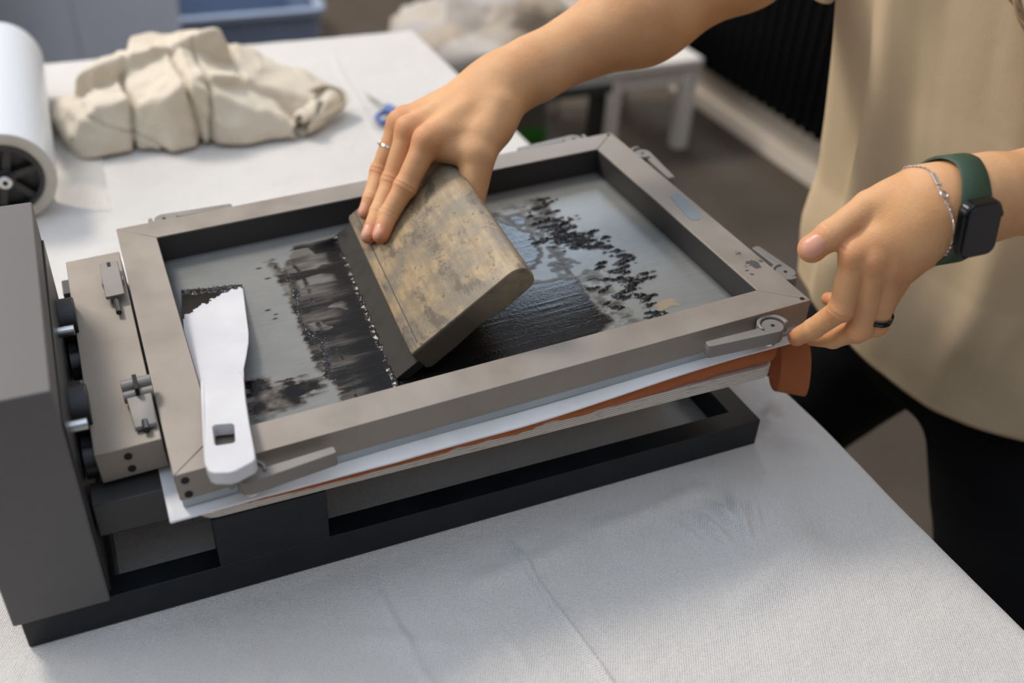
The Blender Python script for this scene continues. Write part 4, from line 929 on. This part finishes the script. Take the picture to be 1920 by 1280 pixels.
for k in range(n):
    a = 2*PI*k/n-math.radians(25); rel = (math.degrees(a)+25+180)%360-180; hw = .0115+.0035*math.exp(-(rel/50)**2)
    for (x, h_) in ((-hw,.0010),(-hw*.85,.0030),(hw*.85,.0030),(hw,.0010),(hw*.85,.0),(-hw*.85,.0)): vs.append(wp(a, h_, x))
for k in range(n):
    for i in range(6): fs.append((k*6+i,k*6+(i+1)%6,((k+1)%n)*6+(i+1)%6,((k+1)%n)*6+i))
sel = [f for f in fs]
MB().add(vs, sel).build('band', plain('green_rubber', (.017,.048,.022,1), .6), wt, sm=60)
ca = math.radians(-36); cn = nz(fvw*math.cos(ca)+wup*math.sin(ca)); tn = nz(wp(ca+.25)-wp(ca-.25)); cx_ = nz(np.cross(tn, cn)); cx_ = cx_ if cx_@wax > 0 else -cx_; o0 = wp(ca, -.0005)
TWt = lambda p: o0+cx_*p[0]+tn*p[1]+cn*p[2]
cs = MB(TWt).prism(rrect(-.0165,.0165,-.0200,.0200,.0085,8), -.001, .0088).build('case', plain('black_case', (.012,.012,.013,1), .2, .6), wt, bev=.0025, seg=4)
MB(TWt).prism(rrect(-.0148,.0148,-.0183,.0183,.0070,8), .0086, .0094).build('display', plain('dark_glass', (.004,.007,.014,1), .06), wt, bev=.0004)
MB(TWt).tube((.0160,.008*0+.009,.0045),(.0180,.009,.0045),.0034,n=24).build('crown', plain('dark_steel', (.05,.05,.05,1), .3, 1), cs, bev=.0004)
# bracelet
br = empty('silver_bracelet', LW, 'fine silver chain bracelet with engraved plate on the left wrist', 'bracelet')
BA = np.linspace(0,2*PI,180,endpoint=False); BC = LW[None]+wax[None]*(-.0200-.0040*np.sin(BA)-.0060*np.maximum(np.cos(BA),0))[:,None]; BE, BR = loop_r(BC, BA, 8); BR = np.minimum(BR, .036)
def bp_(ang, off=.0009):
    i = (ang % (2*PI))/(2*PI)*180; k = np.arange(181); P_ = BC+BE*(BR+off)[:,None]; P_ = np.vstack([P_, P_[:1]]); return np.array([np.interp(i, k, P_[:,q]) for q in range(3)])
lp = BC+BE*(BR+.0009)[:,None]; sg_ = np.linalg.norm(np.roll(lp,-1,0)-lp,axis=1); cu2 = np.concatenate([[0],np.cumsum(sg_)]); nl = 2*int(cu2[-1]/.0040); AL = np.interp(np.linspace(0,cu2[-1],nl,endpoint=False), cu2, np.linspace(0,2*PI,181))
mb = MB(); plate = (math.radians(48), math.radians(74))
for k in range(nl):
    a = AL[k]
    if plate[0]-.03 < a < plate[1]+.03: continue
    c = bp_(a); d = nz(bp_(a+.02)-c); nrm = nz(c-LW-wax*((c-LW)@wax)); si2 = np.cross(d, nrm); s2 = nrm if k%2 else si2
    big = 1.5 if math.radians(16) < a < math.radians(46) else 1.0
    mb.path([c+d*.00150*big*math.cos(t)+s2*.00085*big*math.sin(t) for t in np.linspace(0,2*PI,10,endpoint=False)], .00023*big**.5, 5, closed=True)
mb.build('chain', M['silver'], br, sm=60)
a = .5*(plate[0]+plate[1]); c = bp_(a, .0014); d = nz(bp_(a+.05)-bp_(a-.05)); nrm = nz(c-LW-wax*((c-LW)@wax)); si2 = np.cross(d, nrm)
pm = MB(lambda p: c+d*p[0]+si2*p[1]+nrm*p[2]).prism(rrect(-.0055,.0055,-.0020,.0020,.0005), -.0004,.0004).build('plate', M['silver'], br, bev=.0002)
mbp = MB(lambda p: c+d*p[0]+si2*p[1]+nrm*p[2])
for i in range(4): mbp.box(-.0036+i*.0020,-.0036+i*.0020+.0010,-.0009,.0009,.0003,.00048)
mbp.build('engraving', plain('engraved', (.18,.17,.16,1), .5), pm)
a = math.radians(20); c2 = bp_(a,.0022); 
mb = MB(); dd = nz(bp_(a+.05)-bp_(a-.05)); n3 = nz(c2-LW-wax*((c2-LW)@wax)); s3 = np.cross(dd,n3)
mb.path([c2+dd*.0027*math.cos(t)+s3*.0027*math.sin(t) for t in np.linspace(0,2*PI,20,endpoint=False)], .0005, 6, closed=True); mb.build('clasp', M['silver'], br, sm=60)

# ================================================================== LIGHT
def area(name, loc, target, sx, sy, power, col):
    l = bpy.data.lights.new(name, 'AREA'); l.shape = 'RECTANGLE'; l.size = sx; l.size_y = sy; l.energy = power; l.color = col
    o = bpy.data.objects.new(name, l); COL.objects.link(o); o.location = loc; o.rotation_euler = (Vector(target)-Vector(loc)).to_track_quat('-Z','Y').to_euler(); return o
area('light_back_lamp', (-1.75,3.65,4.30), (.35,.20,0), 1.3, 1.3, 262, (1,.92,.83))
area('light_window_right', (2.10,3.35,2.07), (.6,.4,.1), 1.10, .95, 36, (.62,.80,1))
area('light_fill_left', (-2.4,1.3,1.15), (.8,.3,-.1), 2.0, 1.5, 35, (1,.95,.90))  # added soft fill from the left, brightens shirt, forearms and right wall
area('light_fill_front', (-1.6,-1.5,1.5), (.3,.1,.1), 1.6, 1.3, 3, (.72,.84,1))  # added weak bluish fill for the camera-facing sides
w = bpy.data.worlds.new('world'); bpy.context.scene.world = w; w.use_nodes = True; nt = w.node_tree; bg = nt.nodes['Background']
tc = nt.nodes.new('ShaderNodeTexCoord'); sx = nt.nodes.new('ShaderNodeSeparateXYZ'); rp = nt.nodes.new('ShaderNodeValToRGB'); nt.links.new(tc.outputs['Generated'], sx.inputs[0]); nt.links.new(sx.outputs['Z'], rp.inputs[0]); nt.links.new(rp.outputs[0], bg.inputs[0])
rp.color_ramp.elements[0].position = .45; rp.color_ramp.elements[0].color = (.050,.048,.050,1); rp.color_ramp.elements[1].position = .95; rp.color_ramp.elements[1].color = (.60,.69,.83,1); bg.inputs[1].default_value = 2.0
vs_ = bpy.context.scene.view_settings; vs_.view_transform = 'Standard'; vs_.look = 'None'; vs_.gamma = 1; vs_.use_curve_mapping = False; vs_.exposure = 0
